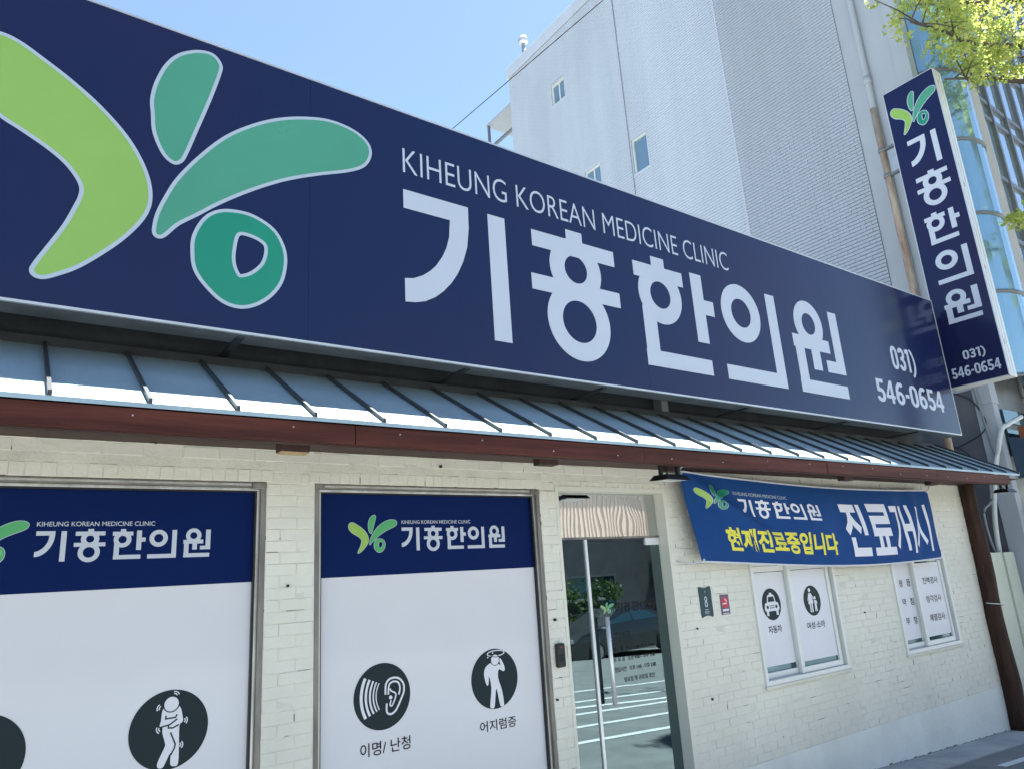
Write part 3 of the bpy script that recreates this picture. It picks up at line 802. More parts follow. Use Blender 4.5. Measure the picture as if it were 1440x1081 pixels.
# glass door ------------------------------------------------------------------------
GY = 0.080
TB = 1.905
DR = bx('door', 'doorglass', B, 3.098, dx1-0.005, GY-0.004, GY+0.004, dz0+0.02, TB-0.02)
DR['label'] = 'tinted glass door with a long steel pull handle and black lettering'
bx('door_rail', 'chrome', DR, 3.078, 3.097, GY-0.014, GY+0.014, dz0+0.012, TB-0.008)
bx('top_rail', 'blackmetal', DR, 3.098, 3.60, GY-0.012, GY+0.012, TB-0.019, TB-0.006)
bx('patch_fitting', 'chrome', DR, 3.612, dx1-0.006, GY-0.016, GY+0.016, TB-0.052, TB-0.006, bevel=0.003)
h = MB().tube([(3.166, 0.022, 0.935), (3.166, 0.022, 1.432)], 0.0135, 16); hd = h.build('handle', 'chrome', DR)
MB().tube([(3.166, 0.024, 1.37), (3.166, GY-0.005, 1.37)], 0.007, 10).tube([(3.166, 0.024, 1.0), (3.166, GY-0.005, 1.0)], 0.007, 10).build('handle_stud', 'chrome', hd)
MB().tube([(3.166, 0.138, 0.935), (3.166, 0.138, 1.432)], 0.0135, 16).build('handle', 'chrome', DR)
bx('lock', 'blackmetal', DR, 3.128, 3.150, GY+0.005, GY+0.03, 1.28, 1.37, bevel=0.003)
SD = bx('side_light', 'doorglass', B, dx0+0.005, 3.077, GY-0.004, GY+0.004, dz0+0.005, TB-0.006)
bx('closer_plate', 'chrome', SD, 3.040, 3.074, GY+0.006, GY+0.02, 1.76, 1.86, bevel=0.003)
TG = bx('transom_light', 'transom', B, dx0+0.005, dx1-0.005, GY-0.004, GY+0.004, TB+0.008, dz1-0.006)
bx('transom_bar', 'aludark', B, dx0+0.003, dx1-0.003, GY-0.014, GY+0.014, TB-0.0055, TB+0.0075)
gd = lambda u, v, d: (u, GY - 0.0045 - d, v)
put_name((3.299, 3.643, 1.446, 1.508), gd, 'black', DR, d=0.0008)
put_emblem((3.170, 3.280, 1.448, 1.512), gd, DR, 0.0008, 0.0012, ('lime','leafgreen','leafgreen','leafgreen'))
for t, b in (('진료시간', (3.262, 3.40, 1.308, 1.334)), ('평    일   오전 9:00 - 오후 7:00', (3.243, 3.600, 1.222, 1.250)), ('토 요 일   오전 9:00 - 오후 1:00', (3.240, 3.598, 1.163, 1.191)),
             ('점심시간   오후 1:00 - 오후 2:00', (3.240, 3.598, 1.103, 1.132)), ('일요일 및 공휴일 휴진', (3.310, 3.576, 1.042, 1.070))):
    words(put_text(t, b, gd, 0.0006, 0.012), 'caption', 'black', DR, 0.006)
# gutter end pieces and small stubs of cable left on the bricks
tag(MB().tube([(0.505, -0.03, 2.372), (0.545, -0.035, 2.352), (0.585, -0.04, 2.345), (0.60, -0.04, 2.342)], [0.004, 0.004, 0.004, 0.008], 6).build('cable_stub', 'cable', org=(0.5, 0, 2.37)), 'short black cable stub on bricks over the leftmost window', 'cable')

# ------------------------------------------------------------------ long sign over the roof
SY = -0.15
SG = thing('shop_sign', (3.6, SY, 2.845), 'long navy sign with green emblem and large white Korean letters above the roof', 'sign')
sx0, sx1, sz0, sz1 = -1.15, 8.235, 2.845, 4.348
body = bx('casing', 'signbox', SG, sx0+0.003, sx1-0.003, SY+0.0125, SY+0.15, sz0+0.003, sz1-0.003)
pj = [sx0+0.012, 1.22, 3.6, 5.98, sx1-0.012]
for a, b in zip(pj, pj[1:]):
    MB().box(a+0.0006, b-0.0006, SY, SY+0.012, sz0+0.012, sz1-0.012).build('face_panel', 'navy', SG)
frame_ring('edge_trim', 'edge', SG, sx0, sx1, sz0, sz1, 0.0115, SY-0.003, SY+0.012, 0)
sf = lambda u, v, d: (u, SY - d, v)
put_name((1.757, 6.155, 2.984, 3.886), sf, 'letter', SG)
put_emblem(EBOX, sf, SG, 0.003, 0.017)
put_text('KIHEUNG KOREAN MEDICINE CLINIC', (1.763, 4.665, 3.944, 4.102), sf, 0.002, -0.009).build('english_lettering', 'letter', SG)
put_digits('031)', (7.055, 7.525, 3.425, 3.665), sf, 'letter', SG)
put_digits('546-0654', (6.640, 7.972, 3.068, 3.288), sf, 'letter', SG)
for x in (-0.6, 0.9, 2.15, 3.2, 4.7, 6.1, 7.4):
    mb = MB().box(x, x+0.035, SY+0.05, 0.25, sz0-0.006, sz0+0.0025)
    mb.build('support_bracket', 'flash', SG)
for x in (2.9, 4.15, 5.15, 6.3, 7.2):
    MB().tube([(x, SY+0.06, sz1-0.002), (x, SY+0.06, sz1+0.016)], 0.008, 8).build('lifting_bolt', 'edge', SG)

# ------------------------------------------------------------------ upright blade sign on its rusty pole
bx0 = 8.50
BS = thing('blade_sign', (bx0+0.1, -0.32, 3.40), 'tall narrow navy sign with white Korean letters hung from a rusty pole', 'sign')
by0, by1, bz0, bz1 = -0.622, -0.030, 3.402, 7.142
bx('casing', 'pvc', BS, bx0+0.004, bx0+0.20, by0, by1, bz0, bz1, bevel=0.004)
MB().box(bx0, bx0+0.0035, by0+0.008, by1-0.008, bz0+0.008, bz1-0.008).build('face_panel', 'navy', BS)
mb = MB()
for a, b, c, d in ((by0, by1, bz1-0.008, bz1), (by0, by1, bz0, bz0+0.008), (by0, by0+0.008, bz0, bz1), (by1-0.008, by1, bz0, bz1)):
    mb.box(bx0-0.003, bx0+0.01, a, b, c, d)
mb.build('edge_trim', 'edge', BS)
for zz in (3.75, 4.6, 5.6, 6.95):
    bx('hinge', 'steel', BS, bx0+0.06, bx0+0.075, by0-0.006, by0, zz, zz+0.05)
for xx in (bx0+0.055, bx0+0.125): bx('side_rib', 'edge', BS, xx, xx+0.006, by0-0.004, by0, bz0+0.01, bz1-0.01)
bf = lambda u, v, d: (bx0 - d, -u, v)
put_emblem((0.075, 0.600, 6.505, 6.985), bf, BS, 0.003, 0.008)
lb = []
for i, zc in enumerate((6.195, 5.715, 5.235, 4.755, 4.285)):
    lb.append((0.165, 0.530, zc-0.185, zc+0.185))
lb[0] = (0.175, 0.50, 6.00, 6.40)
lb[1] = (0.165, 0.53, 5.50, 5.935)
put_name(None, bf, 'letter', BS, boxes=lb)
put_digits('031)', (0.235, 0.455, 3.675, 3.775), bf, 'letter', BS)
put_digits('546-0654', (0.085, 0.570, 3.495, 3.610), bf, 'letter', BS)
PO = thing('rusty_pole', (8.6, 0.15, gz(8.6)), 'rusty steel pole standing behind the blade sign', 'pole')
MB().tube([(8.6, 0.15, gz(8.6)), (8.6, 0.15, 4.0), (8.601, 0.152, 5.5), (8.6, 0.15, 7.1)], 0.042, 14).build('pole', 'rust', PO)
for zz in (3.9, 6.15, 6.50):
    mb = MB().tube([(8.6, 0.15, zz-0.02), (8.6, 0.15, zz+0.02)], 0.050, 14)
    mb.box(8.575, 8.625, -0.03, 0.12, zz-0.014, zz+0.014)
    mb.build('clamp', 'mullion', PO)
bx('gusset_plate', 'steel', PO, 8.597, 8.603, -0.03, 0.10, 6.18, 6.47)

# ------------------------------------------------------------------ tall neighbour: white brick flank and glass front
XB, XLt = 9.30, 9.55
NB = thing('office_block', (11.5, 4.0, gz(11.5)), 'tall pale brick office block with curved blue glass bay beside the clinic', 'building')
Y0, YB, YF, ZR = -0.13, 2.59, 8.65, 13.62
bx('grey_wing', 'gjoint', NB, XB, 14.0, 0.69, YB, 3.5, ZR)
WX1 = 16.5
# light flank with real window openings
wins = [(6.69, 7.14, 11.88, 12.40), (5.87, 6.34, 9.22, 9.78), (4.59, 4.99, 9.02, 9.76)]
def flank(mb, x, y0, y1, z0, z1):
    ys = sorted(set([y0, y1] + [v for w in wins for v in w[:2] if y0 < v < y1])); zs = sorted(set([z0, z1] + [v for w in wins for v in w[2:]]))
    for ya, yb in zip(ys, ys[1:]):
        for za, zb in zip(zs, zs[1:]):
            if any(w[0] <= ya and yb <= w[1] and w[2] <= za and zb <= w[3] for w in wins): continue
            mb.quad((x, ya, za), (x, yb, za), (x, yb, zb), (x, ya, zb))
fl = MB(); flank(fl, XLt, YB, YF, 2.0, ZR)
flo = fl.build('white_flank', 'wjoint', NB)
bx('rear_mass', 'wbrick', NB, XLt+0.25, WX1, YB+0.01, YF, 0.0, ZR)
bx('grey_mass', 'gbrick', NB, 14.0, WX1, 0.10, YB+0.01, 0.0, ZR)
bx('parapet_cap', 'wbrick', NB, XLt-0.04, WX1, YB+0.02, YF+0.04, ZR, ZR+0.30, bevel=0.01)
def brickskin(name, m, parent, x, y0, y1, z0, z1, dep, holes=(), gapz=0.0095, gapy=0.0016, seed=1):
    r = random.Random(seed); mb = MB(); z = z0; row = 0
    while z + COURSE <= z1:
        y = y0 - (row % 2)*PITCH/2
        cuts = [h for h in holes if z < h[3] and z+COURSE > h[2]]
        while y < y1:
            segs = [(max(y, y0), min(y+PITCH, y1))]
            for h in cuts:
                segs = [q for a, b in segs for q in ((a, min(b, h[0])), (max(a, h[1]), b)) if q[1]-q[0] > 0.006]
            for a, b in segs:
                a += gapy/2; b -= gapy/2
                d = dep + r.uniform(-0.0012, 0.0012); t = r.uniform(-0.0006, 0.0006); w = 0.003
                zb, zt = z+gapz/2, z+COURSE-gapz/2
                mb.add([(x,a,zb),(x,b,zb),(x,b,zt),(x,a,zt),(x-d+t,a+w*.4,zb+.001),(x-d-t,b-w*.4,zb+.001),(x-d-t,b-w*.4,zt-.001),(x-d+t,a+w*.4,zt-.001)],
                       [(4,7,6,5),(0,4,5,1),(1,5,6,2),(2,6,7,3),(3,7,4,0)])
            y += PITCH
        z += COURSE; row += 1
    return tag(mb.build(name, m, parent), kind='stuff')
brickskin('brickwork', 'wbrick', flo, XLt, YB, YF, 4.2, ZR, 0.011, wins, seed=2)
brickskin('brickwork', 'gbrick', NB, XB, 0.69, YB, 3.5, ZR, 0.011, seed=3)
bx('wing_edge', 'wbrick', NB, XB-0.012, XLt+0.2, YB-0.004, YB+0.010, 3.5, ZR)
for (ya, yb, za, zb) in wins:
    w = MB().box(XLt+0.06, XLt+0.07, ya+0.03, yb-0.03, za+0.03, zb-0.03).build('window', 'skyglass', NB)
    mb = MB()
    for q in ((ya, yb, zb-0.03, zb), (ya, yb, za, za+0.03), (ya, ya+0.03, za+0.03, zb-0.03), (yb-0.03, yb, za+0.03, zb-0.03)):
        mb.box(XLt+0.03, XLt+0.10, *q)
    if za != 9.02: mb.box(XLt+0.045, XLt+0.075, (ya+yb)/2-0.014, (ya+yb)/2+0.014, za+0.03, zb-0.03)
    mb.build('frame', 'pvc', w)
    rv = MB()
    for q in ((ya-0.02, yb+0.02, zb, zb+0.022), (ya-0.02, yb+0.02, za-0.06, za), (ya-0.02, ya, za, zb), (yb, yb+0.02, za, zb)):
        rv.box(XLt-0.014, XLt+0.12, *q)
    rv.build('reveal', 'wbrick', w)
MB().tube([(XLt-0.02, 5.03, 13.6), (XLt-0.02, 5.02, 11), (XLt-0.02, 5.015, 4.2)], 0.007, 8).build('wall_conduit', 'wjoint', NB)
# smooth corner pier, downpipe, dark lower wall
bx('corner_pier', 'pilaster', NB, XB+0.004, 9.62, 0.06, 0.688, 3.5, ZR)
bx('corner_strip', 'pilaster', NB, XB-0.02, 9.46, Y0, 0.058, 3.3, ZR, bevel=0.004)
bx('lower_wall', 'lowwall', NB, XB+0.01, 9.62, 0.06, YB+3, -0.1, 3.497)
bx('lower_strip', 'pilaster', NB, XB-0.015, 9.42, Y0+0.004, 0.058, 0.0, 3.297)
MB().tube([(XB-0.03, 0.42, 13.5), (XB-0.03, 0.42, 9), (XB-0.03, 0.42, 3.6)], 0.042, 14).build('downpipe', 'pilaster', NB)
for zz in (5.2, 7.9, 10.5): MB().tube([(XB-0.03, 0.42, zz), (XB-0.03, 0.42, zz+0.12)], 0.050, 14).build('pipe_socket', 'pilaster', NB)
# curved bay
bxa, bxb = 9.50, 10.56
def bay_pt(t, z, k=1.0):
    a = math.pi*t
    return ((bxa+bxb)/2 - (bxb-bxa)/2*math.cos(a)*k, Y0+0.10 - 0.42*math.sin(a)*k, z)
NBAY = 14
levels = [3.62 + 1.045*i for i in range(11)]
bay = MB()
for i in range(NBAY):
    bay.add([bay_pt(i/NBAY, 3.6), bay_pt((i+1)/NBAY, 3.6), bay_pt((i+1)/NBAY, 14.0), bay_pt(i/NBAY, 14.0)], [(0,1,2,3)], True)
bayo = bay.build('glass_bay', 'blueglass', NB)
for zz in levels:
    mb = MB().tube([bay_pt(i/NBAY, zz, 1.01) for i in range(NBAY+1)], 0.024, 8); mb.build('bay_ring', 'mullion', bayo)
for t in (0.0, 1.0):
    p = bay_pt(t, 3.5); MB().tube([p, (p[0], p[1], 14.0)], 0.04, 10).build('bay_post', 'mullion', bayo)
bx('bay_backing', 'mullion', NB, 9.47, 10.60, Y0+0.12, Y0+0.20, 3.3, ZR)
bx('front_column', 'column', NB, 10.66, 11.20, Y0-0.10, 0.3, 2.9, ZR, bevel=0.01)
bx('front_column', 'column', NB, 10.60, 10.66, Y0-0.02, 0.3, 2.9, ZR)
# curtain wall
cw = bx('curtain_wall', 'mullion', NB, 11.2, WX1, Y0+0.03, Y0+0.10, 2.9, ZR)
mx = [11.22 + 0.61*i for i in range(9)]
hz = []
for i in range(5):
    b = 3.50 + 2.35*i
    hz += [b, b+1.02, b+2.05]
hz = [z for z in hz if z < ZR] + [ZR]
for a, b in zip(mx, mx[1:]):
    for c, d in zip(hz, hz[1:]):
        j = random.uniform(-0.006, 0.006)
        MB().quad((a+0.03, Y0+0.018+j, c+0.03), (b-0.03, Y0+0.018-j, c+0.03), (b-0.03, Y0+0.018-j*0.5, d-0.03), (a+0.03, Y0+0.018+j*0.6, d-0.03)).build('pane', 'greyglass', cw)
for a in mx: bx('mullion', 'mullion', cw, a-0.032, a+0.032, Y0-0.03, Y0+0.029, 3.4, ZR)
for c in hz[:-1]: bx('transom', 'mullion', cw, 11.2, WX1, Y0-0.015, Y0+0.028, c-0.035, c+0.035)
# street level shop front of the block
sf_ = bx('shop_front', 'mullion', NB, 9.46, 11.2, Y0+0.10, Y0+0.16, 0.0, 3.29)
for a, b, c, d in ((9.50, 9.62, 3.05, 3.27), (9.50, 9.58, 2.55, 2.98), (9.72, 10.3, 3.12, 3.28), (9.72, 10.3, 2.72, 3.04), (10.36, 11.1, 2.72, 3.28)):
    bx('pane', 'winglass', sf_, a, b, Y0+0.07, Y0+0.099, c, d)
bx('shop_timber_post', 'log', NB, 9.44, 9.56, Y0-0.12, Y0-0.02, 0.0, 2.10)
bx('shop_window', 'winglass', NB, 9.58, 10.5, Y0-0.02, Y0+0.06, 0.4, 1.98)
ls = MB()
for i in range(7): ls.box(9.58+0.10*i, 9.66+0.10*i, Y0-0.06, Y0-0.03, 2.00, 2.08)
ls.build('lattice', 'column', NB)
# rear balcony canopy, roof vent
bc = MB()
bc.quad((XLt+0.1, YF+0.03, 13.05), (XLt+0.1, YF+1.1, 13.05), (XLt+1.6, YF+1.1, 13.15), (XLt+1.6, YF+0.03, 13.15))
bc.box(XLt+0.05, XLt+1.6, YF+0.03, YF+1.12, 12.96, 13.02)
bc.build('balcony_canopy', 'pilaster', NB)
mb = MB()
for yy in (YF+0.06, YF+1.08): mb.box(XLt+0.06, XLt+0.12, yy-0.025, yy+0.025, 11.5, 12.96)
mb.box(XLt+0.06, XLt+0.12, YF+0.03, YF+1.10, 12.28, 12.34)
mb.build('balcony_frame', 'mullion', NB)
VT = thing('roof_vent', (9.9, 8.40, ZR+0.30), 'small turbine vent pipe on the white block roof edge', 'vent')
MB().tube([(9.9, 8.40, ZR+0.30), (9.9, 8.40, ZR+1.02)], 0.052, 12).build('pipe', 'steel', VT)
cap = MB(); prof = [(0.05, 1.00), (0.115, 1.04), (0.135, 1.12), (0.10, 1.20), (0.0, 1.23)]
n = 14
for (r0, z0), (r1, z1) in zip(prof, prof[1:]):
    for i in range(n):
        a, b = 2*math.pi*i/n, 2*math.pi*(i+1)/n
        cap.add([(9.9+r0*math.cos(a), 8.4+r0*math.sin(a), ZR+z0), (9.9+r0*math.cos(b), 8.4+r0*math.sin(b), ZR+z0), (9.9+r1*math.cos(b), 8.4+r1*math.sin(b), ZR+z1), (9.9+r1*math.cos(a), 8.4+r1*math.sin(a), ZR+z1)], [(0,1,2,3)])
cap.build('turbine_cap', 'steel', VT)
tag(MB().tube([(8.9, 4.5+0.6*i, 12.5+0.09*0.6*i*0.9-0.004*(i-5)**2*0.0+0.0) for i in range(22)], 0.011, 6).build('power_line', 'cable', org=(8.9, 8, 12.6)), 'thin overhead cable running past the white block', 'cable')

# wires, conduit and canopy by the gap at the right
def wire(name, pts, r, m, label, cat='cable'):
    return tag(MB().tube(smooth_open(pts, 6), r, 7).build(name, m, org=pts[0]), label, cat)
wy = 0.55
wire('wire_bundle', [(9.27, 0.02, 3.55), (9.265, 0.0, 3.3), (9.262, -0.02, 3.0), (9.26, -0.04, 2.72), (9.25, -0.05, 2.55)], 0.016, 'cablegrey', 'grey wire bundle running down the corner of the office block')
wire('cable_loop', [(9.28, 0.45, 3.45), (9.27, 0.75, 3.30), (9.27, 0.80, 3.05), (9.27, 0.55, 2.86), (9.27, 0.22, 2.90), (9.26, -0.02, 3.05), (9.26, 0.06, 3.35), (9.27, 0.25, 3.50)], 0.008, 'cable', 'loose black cable loop hanging on the dark side wall')
wire('cable_loop', [(9.28, 0.36, 3.48), (9.27, 0.30, 3.15), (9.27, 0.42, 2.95), (9.27, 0.26, 2.80), (9.27, 0.16, 2.62)], 0.006, 'cable', 'thin black cable trailing below the blade sign')
wire('conduit_pipe', [(9.13, 0.10, 0.15), (9.13, 0.10, 1.6), (9.16, 0.02, 2.3), (9.22, -0.16, 2.93), (9.30, -0.21, 3.02), (9.45, -0.24, 3.08), (9.60, -0.27, 3.13)], 0.026, 'pipe', 'pale bent conduit pipe rising past the awning end', 'pipe')
wire('conduit_pipe', [(9.10, 0.12, 1.60), (9.02, 0.12, 1.85), (9.04, 0.12, 2.10), (9.12, 0.06, 2.2), (9.14, 0.03, 2.45)], 0.013, 'cablegrey', 'thin grey looped hose beside the conduit pipe', 'pipe')
AW = thing('shop_awning', (9.9, -0.4, 2.5), 'dark blue shop canopy right of the conduit pipe', 'awning')
aw = MB(); n = 10
for i in range(n):
    a, b = math.pi/2*i/n, math.pi/2*(i+1)/n
    pa = (-0.16-0.34*math.sin(a), 2.44+0.46*math.cos(a)); pb = (-0.16-0.34*math.sin(b), 2.44+0.46*math.cos(b))
    aw.add([(9.40, *pa), (10.9, *pa), (10.9, *pb), (9.40, *pb)], [(0,1,2,3)], True)
aw.add([(9.40, -0.16, 2.44)] + [(9.40, -0.16-0.34*math.sin(math.pi/2*i/n), 2.44+0.46*math.cos(math.pi/2*i/n)) for i in range(n+1)], [tuple(range(n+2))])
aw.build('canopy_cloth', 'canopy', AW)
MB().tube([(9.41, -0.16, 2.44), (9.41, -0.5, 2.44), (10.88, -0.5, 2.44)], 0.012, 8).build('canopy_frame', 'mullion', AW)
tag(bx('flower_box', 'terracotta', None, 9.70, 10.5, -0.28, -0.17, 2.90, 3.04, bevel=0.006), 'terracotta coloured box above the dark blue canopy', 'box')
GP = thing('partition_panel', (8.6, 0.03, gz(8.6)), 'pale green partition panel closing the gap beside the log post', 'panel')
bx('panel_board', 'greenpanel', GP, 8.30, 8.60, 0.02, 0.05, gz(8.5)+0.02, 1.655, bevel=0.003)
bx('panel_board', 'greenpanel', GP, 8.604, 8.70, 0.0, 0.035, gz(8.5)+0.02, 1.655, bevel=0.003)
bx('panel_board', 'greenpanel', GP, 8.704, 8.98, 0.02, 0.05, gz(8.5)+0.02, 1.652, bevel=0.003)
bx('panel_board', 'greenpanel', GP, 8.984, 9.24, 0.0, 0.03, gz(8.5)+0.02, 1.648, bevel=0.003)
tag(bx('poster', 'poster', None, 9.60, 9.85, Y0-0.026, Y0-0.0215, 1.02, 1.35), 'red poster on the neighbouring shop window', 'poster')
tag(bx('poster', 'posterblue', None, 9.60, 9.72, Y0-0.026, Y0-0.0215, 1.42, 1.70), 'dark blue poster on the neighbouring shop window', 'poster')
# log post at the end of the brick wall
LG = thing('log_post', (8.27, -0.04, gz(8.27)), 'dark brown log post under the right end of the awning', 'post')
rl = random.Random(11); path = []; rad = []
for i in range(13):
    zz = gz(8.27) + 0.005 + (2.44-gz(8.27))*i/12
    path.append((8.262 + 0.010*math.sin(i*0.9) + 0.0015*i, -0.055 + 0.006*math.cos(i*1.3), zz)); rad.append(0.092 - 0.0014*i + rl.uniform(-0.005, 0.005))
MB().tube(path, rad, 16).build('trunk', 'log', LG)
MB().tube([(8.262-0.108*math.cos(a*0.3), -0.055-0.108*math.sin(a*0.3), 1.18-0.004*a) for a in range(11)], 0.005, 6).build('wire_tie', 'pipe', LG)

# ------------------------------------------------------------------ flood lamps under the eave
def flood(loc, label):
    x, y, z = loc
    L = thing('flood_lamp', loc, label, 'lamp', 'flood lamps under the eave')
    bx('base', 'blackmetal', L, x-0.035, x+0.035, y-0.03, y+0.03, z+0.085, z+0.115, bevel=0.006)
    mb = MB()
    for sx in (-1, 1):
        mb.box(x+sx*0.075-0.008, x+sx*0.075+0.008, y-0.012, y+0.012, z+0.005, z+0.085)
    mb.box(x-0.083, x+0.083, y-0.012, y+0.012, z+0.078, z+0.086)
    mb.build('yoke', 'blackmetal', L)
    hd = MB()
    hd.add([(x-0.105,y-0.075,z-0.018),(x+0.105,y-0.075,z-0.018),(x+0.105,y+0.075,z-0.010),(x-0.105,y+0.075,z-0.010),(x-0.085,y-0.05,z+0.016),(x+0.085,y-0.05,z+0.016),(x+0.085,y+0.05,z+0.020),(x-0.085,y+0.05,z+0.020)],
           [(0,3,2,1),(4,5,6,7),(0,1,5,4),(1,2,6,5),(2,3,7,6),(3,0,4,7)])
    h = hd.build('housing', 'blackmetal', L)
    MB().quad((x-0.09,y-0.062,z-0.0185),(x+0.09,y-0.062,z-0.0185),(x+0.09,y+0.062,z-0.0125),(x-0.09,y+0.062,z-0.0125)).build('lens', 'lens', h)
    MB().tube(smooth_open([(x-0.01,y,z+0.02),(x-0.02,y+0.01,z+0.05),(x+0.005,y,z+0.075),(x,y,z+0.10)], 4), 0.005, 6).build('lead', 'cable', L)
    bx('mount', 'wooddark', L, x-0.03, x+0.03, y-0.028, y+0.028, z+0.1155, z+0.160)
flood((3.415, -0.385, 2.222), 'black flood lamp hanging beside the banner corner above the door')
flood((8.29, -0.40, 2.235), 'black flood lamp under the right end of the awning')

# ------------------------------------------------------------------ small things on the wall
IC = thing('door_intercom', (2.747, -0.006, 1.20), 'slim black intercom on the brick pier left of the glass door', 'intercom')
bx('case', 'blackmetal', IC, 2.717, 2.779, -0.030, -0.006, 1.195, 1.322, bevel=0.008)
for i in range(3):
    for j in range(2): bx('button', 'ink', IC, 2.733+0.018*j, 2.745+0.018*j, -0.032, -0.0302, 1.255-0.014*i, 1.264-0.014*i)
bx('indicator', 'red', IC, 2.742, 2.752, -0.032, -0.0302, 1.298, 1.304)
NP = thing('house_number_plate', (4.05, -0.006, 1.37), 'dark teal house number plate with a white 8 right of the door', 'sign')
MB().sheet([smooth([(3.990,1.556),(4.02,1.5545),(4.05,1.552),(4.08,1.5545),(4.110,1.556),(4.111,1.46),(4.110,1.368),(4.08,1.3695),(4.05,1.373),(4.02,1.3695),(3.990,1.368),(3.989,1.46)], 3)], lambda u, v, d: (u, -0.007-d, v), 0, 0.004).build('plate', 'plaque', NP)
nf = lambda u, v, d: (u, -0.0112-d, v)
put_shapes([[circ(4.048, 1.480, 0.0125, 24, 0.017), circ(4.048, 1.480, 0.0075, 24, 0.012)[::-1]], [circ(4.048, 1.447, 0.0145, 24, 0.0185), circ(4.048, 1.447, 0.009, 24, 0.013)[::-1]]], nf, 0.001).build('numeral', 'bwhite', NP)
mb = MB()
for q in (rect(4.030,4.064,1.409,1.414), rect(4.024,4.070,1.395,1.400), rect(4.027,4.068,1.385,1.388)): mb.sheet(q, nf, 0, 0.0006)
mb.build('small_print', 'outline', NP)
MB().sheet([circ(4.047, 1.527, 0.004, 8)], nf, 0, 0.0006).build('mark', 'outline', NP)
NS = thing('no_smoking_plate', (4.245, -0.006, 1.37), 'small slate sticker with a red circle beside the house number plate', 'sign')
bx('plate', 'slate', NS, 4.200, 4.290, -0.010, -0.007, 1.366, 1.497)
MB().sheet([circ(4.245, 1.445, 0.038, 32)], lambda u, v, d: (u, -0.0102-d, v), 0, 0.0006).build('red_disc', 'red', NS)
put_shapes([rect(4.219, 4.262, 1.434, 1.442), ribbon(smooth_open([(4.255,1.446),(4.262,1.456),(4.248,1.463),(4.250,1.472)], 4), .006)], lambda u, v, d: (u, -0.011-d, v), 0.0005).build('cigarette', 'bwhite', NS)
put_shapes([rect(4.213, 4.277, 1.388, 1.402), rect(4.213, 4.277, 1.371, 1.375)], lambda u, v, d: (u, -0.0103-d, v), 0.0005).build('small_print', 'bwhite', NS)
rn = random.Random(21)
for i, (x, z) in enumerate(((3.93, 1.30), (3.99, 0.86), (2.71, 1.03), (2.735, 1.45), (1.19, 1.72), (2.02, 2.30), (6.0, 1.25))):
    n_ = thing('wall_plug', (x, -0.008, z), ('black fixing plug in the brickwork below the house number plate', 'dark anchor hole low on the wall right of the door', 'small dark hole in the brick pier left of the door near its foot',
        'dark screw in the brick pier above the intercom', 'tiny dark hole in the brick pier between the printed windows', 'dark cable stump above the ear pictogram window', 'dark speck on the wall between the sliding windows')[i], 'wall plug', 'fixings left in the brick wall')
    MB().tube([(x, -0.004, z), (x, -0.016, z)], 0.006 + 0.002*(i % 2), 8).build('plug', 'blackmetal', n_)

# ------------------------------------------------------------------ banner
BN = thing('cloth_banner', (5.6, -0.1, 1.65), 'blue cloth banner with white and yellow Korean lettering tied under the eave', 'banner')
def ban(u, v, d=0.0):
    """u along the banner, v from the top edge down"""
    zt = 2.327 + (2.262-2.327)*u - 0.040*math.sin(math.pi*min(1, u*1.02))**1.0
    zb = 1.722 + (1.638-1.722)*u - 0.052*math.sin(math.pi*u**1.1)
    xt = 3.828 + 3.490*u; xb = 3.953 + 3.389*u + 0.075*math.sin(math.pi*u)
    x = xt + (xb-xt)*v; z = zt + (zb-zt)*v
    # soft belly, a diagonal fold from the top left tie, and gathers at the right end
    y = -0.10 - 0.035*math.sin(math.pi*u)*math.sin(math.pi*v)
    k = (v - 0.05) - (u-0.02)*3.0
    y -= 0.040*math.exp(-(k/0.11)**2)*max(0, 1-u/0.34)*min(1, u*12)
    k2 = (v-0.1) - (u-0.10)*2.6
    y += 0.022*math.exp(-(k2/0.2)**2)*max(0, 1-abs(u-0.25)/0.25)
    g = max(0, (u-0.70)/0.30)*min(1, (1-u)*9)
    y -= 0.026*g*math.sin((u*10.2 + v*0.75)*2*math.pi*0.9)*math.sin(math.pi*min(1, v*0.9+0.1))
    y += 0.006*math.sin(u*23+v*5)*math.sin(math.pi*v)
    y -= 0.010*math.exp(-((v-0.02-(1-u)*2.4)/0.10)**2)*max(0, (u-0.6)/0.4)*(1-u)*6
    y -= 0.007*math.exp(-((v-0.25-u*3.6)/0.07)**2)*max(0, 1-u/0.2)*min(1, u*14)
    y = min(y, -0.03)
    return (x, y - d, z)
NU, NV = 150, 34
mb = MB()
vs = [ban(i/NU, j/NV) for j in range(NV+1) for i in range(NU+1)]
mb.add(vs, [(j*(NU+1)+i, j*(NU+1)+i+1, (j+1)*(NU+1)+i+1, (j+1)*(NU+1)+i) for j in range(NV) for i in range(NU)], True)
bo = mb.build('cloth', 'banner', BN)
for v0, v1 in ((-0.006, 0.014), (0.988, 1.006)):
    hm = MB()
    for i in range(NU): hm.quad(ban(i/NU, v0, 0.0012), ban((i+1)/NU, v0, 0.0012), ban((i+1)/NU, v1, 0.0012), ban(i/NU, v1, 0.0012))
    hm.build('hem', 'bannerback', bo)
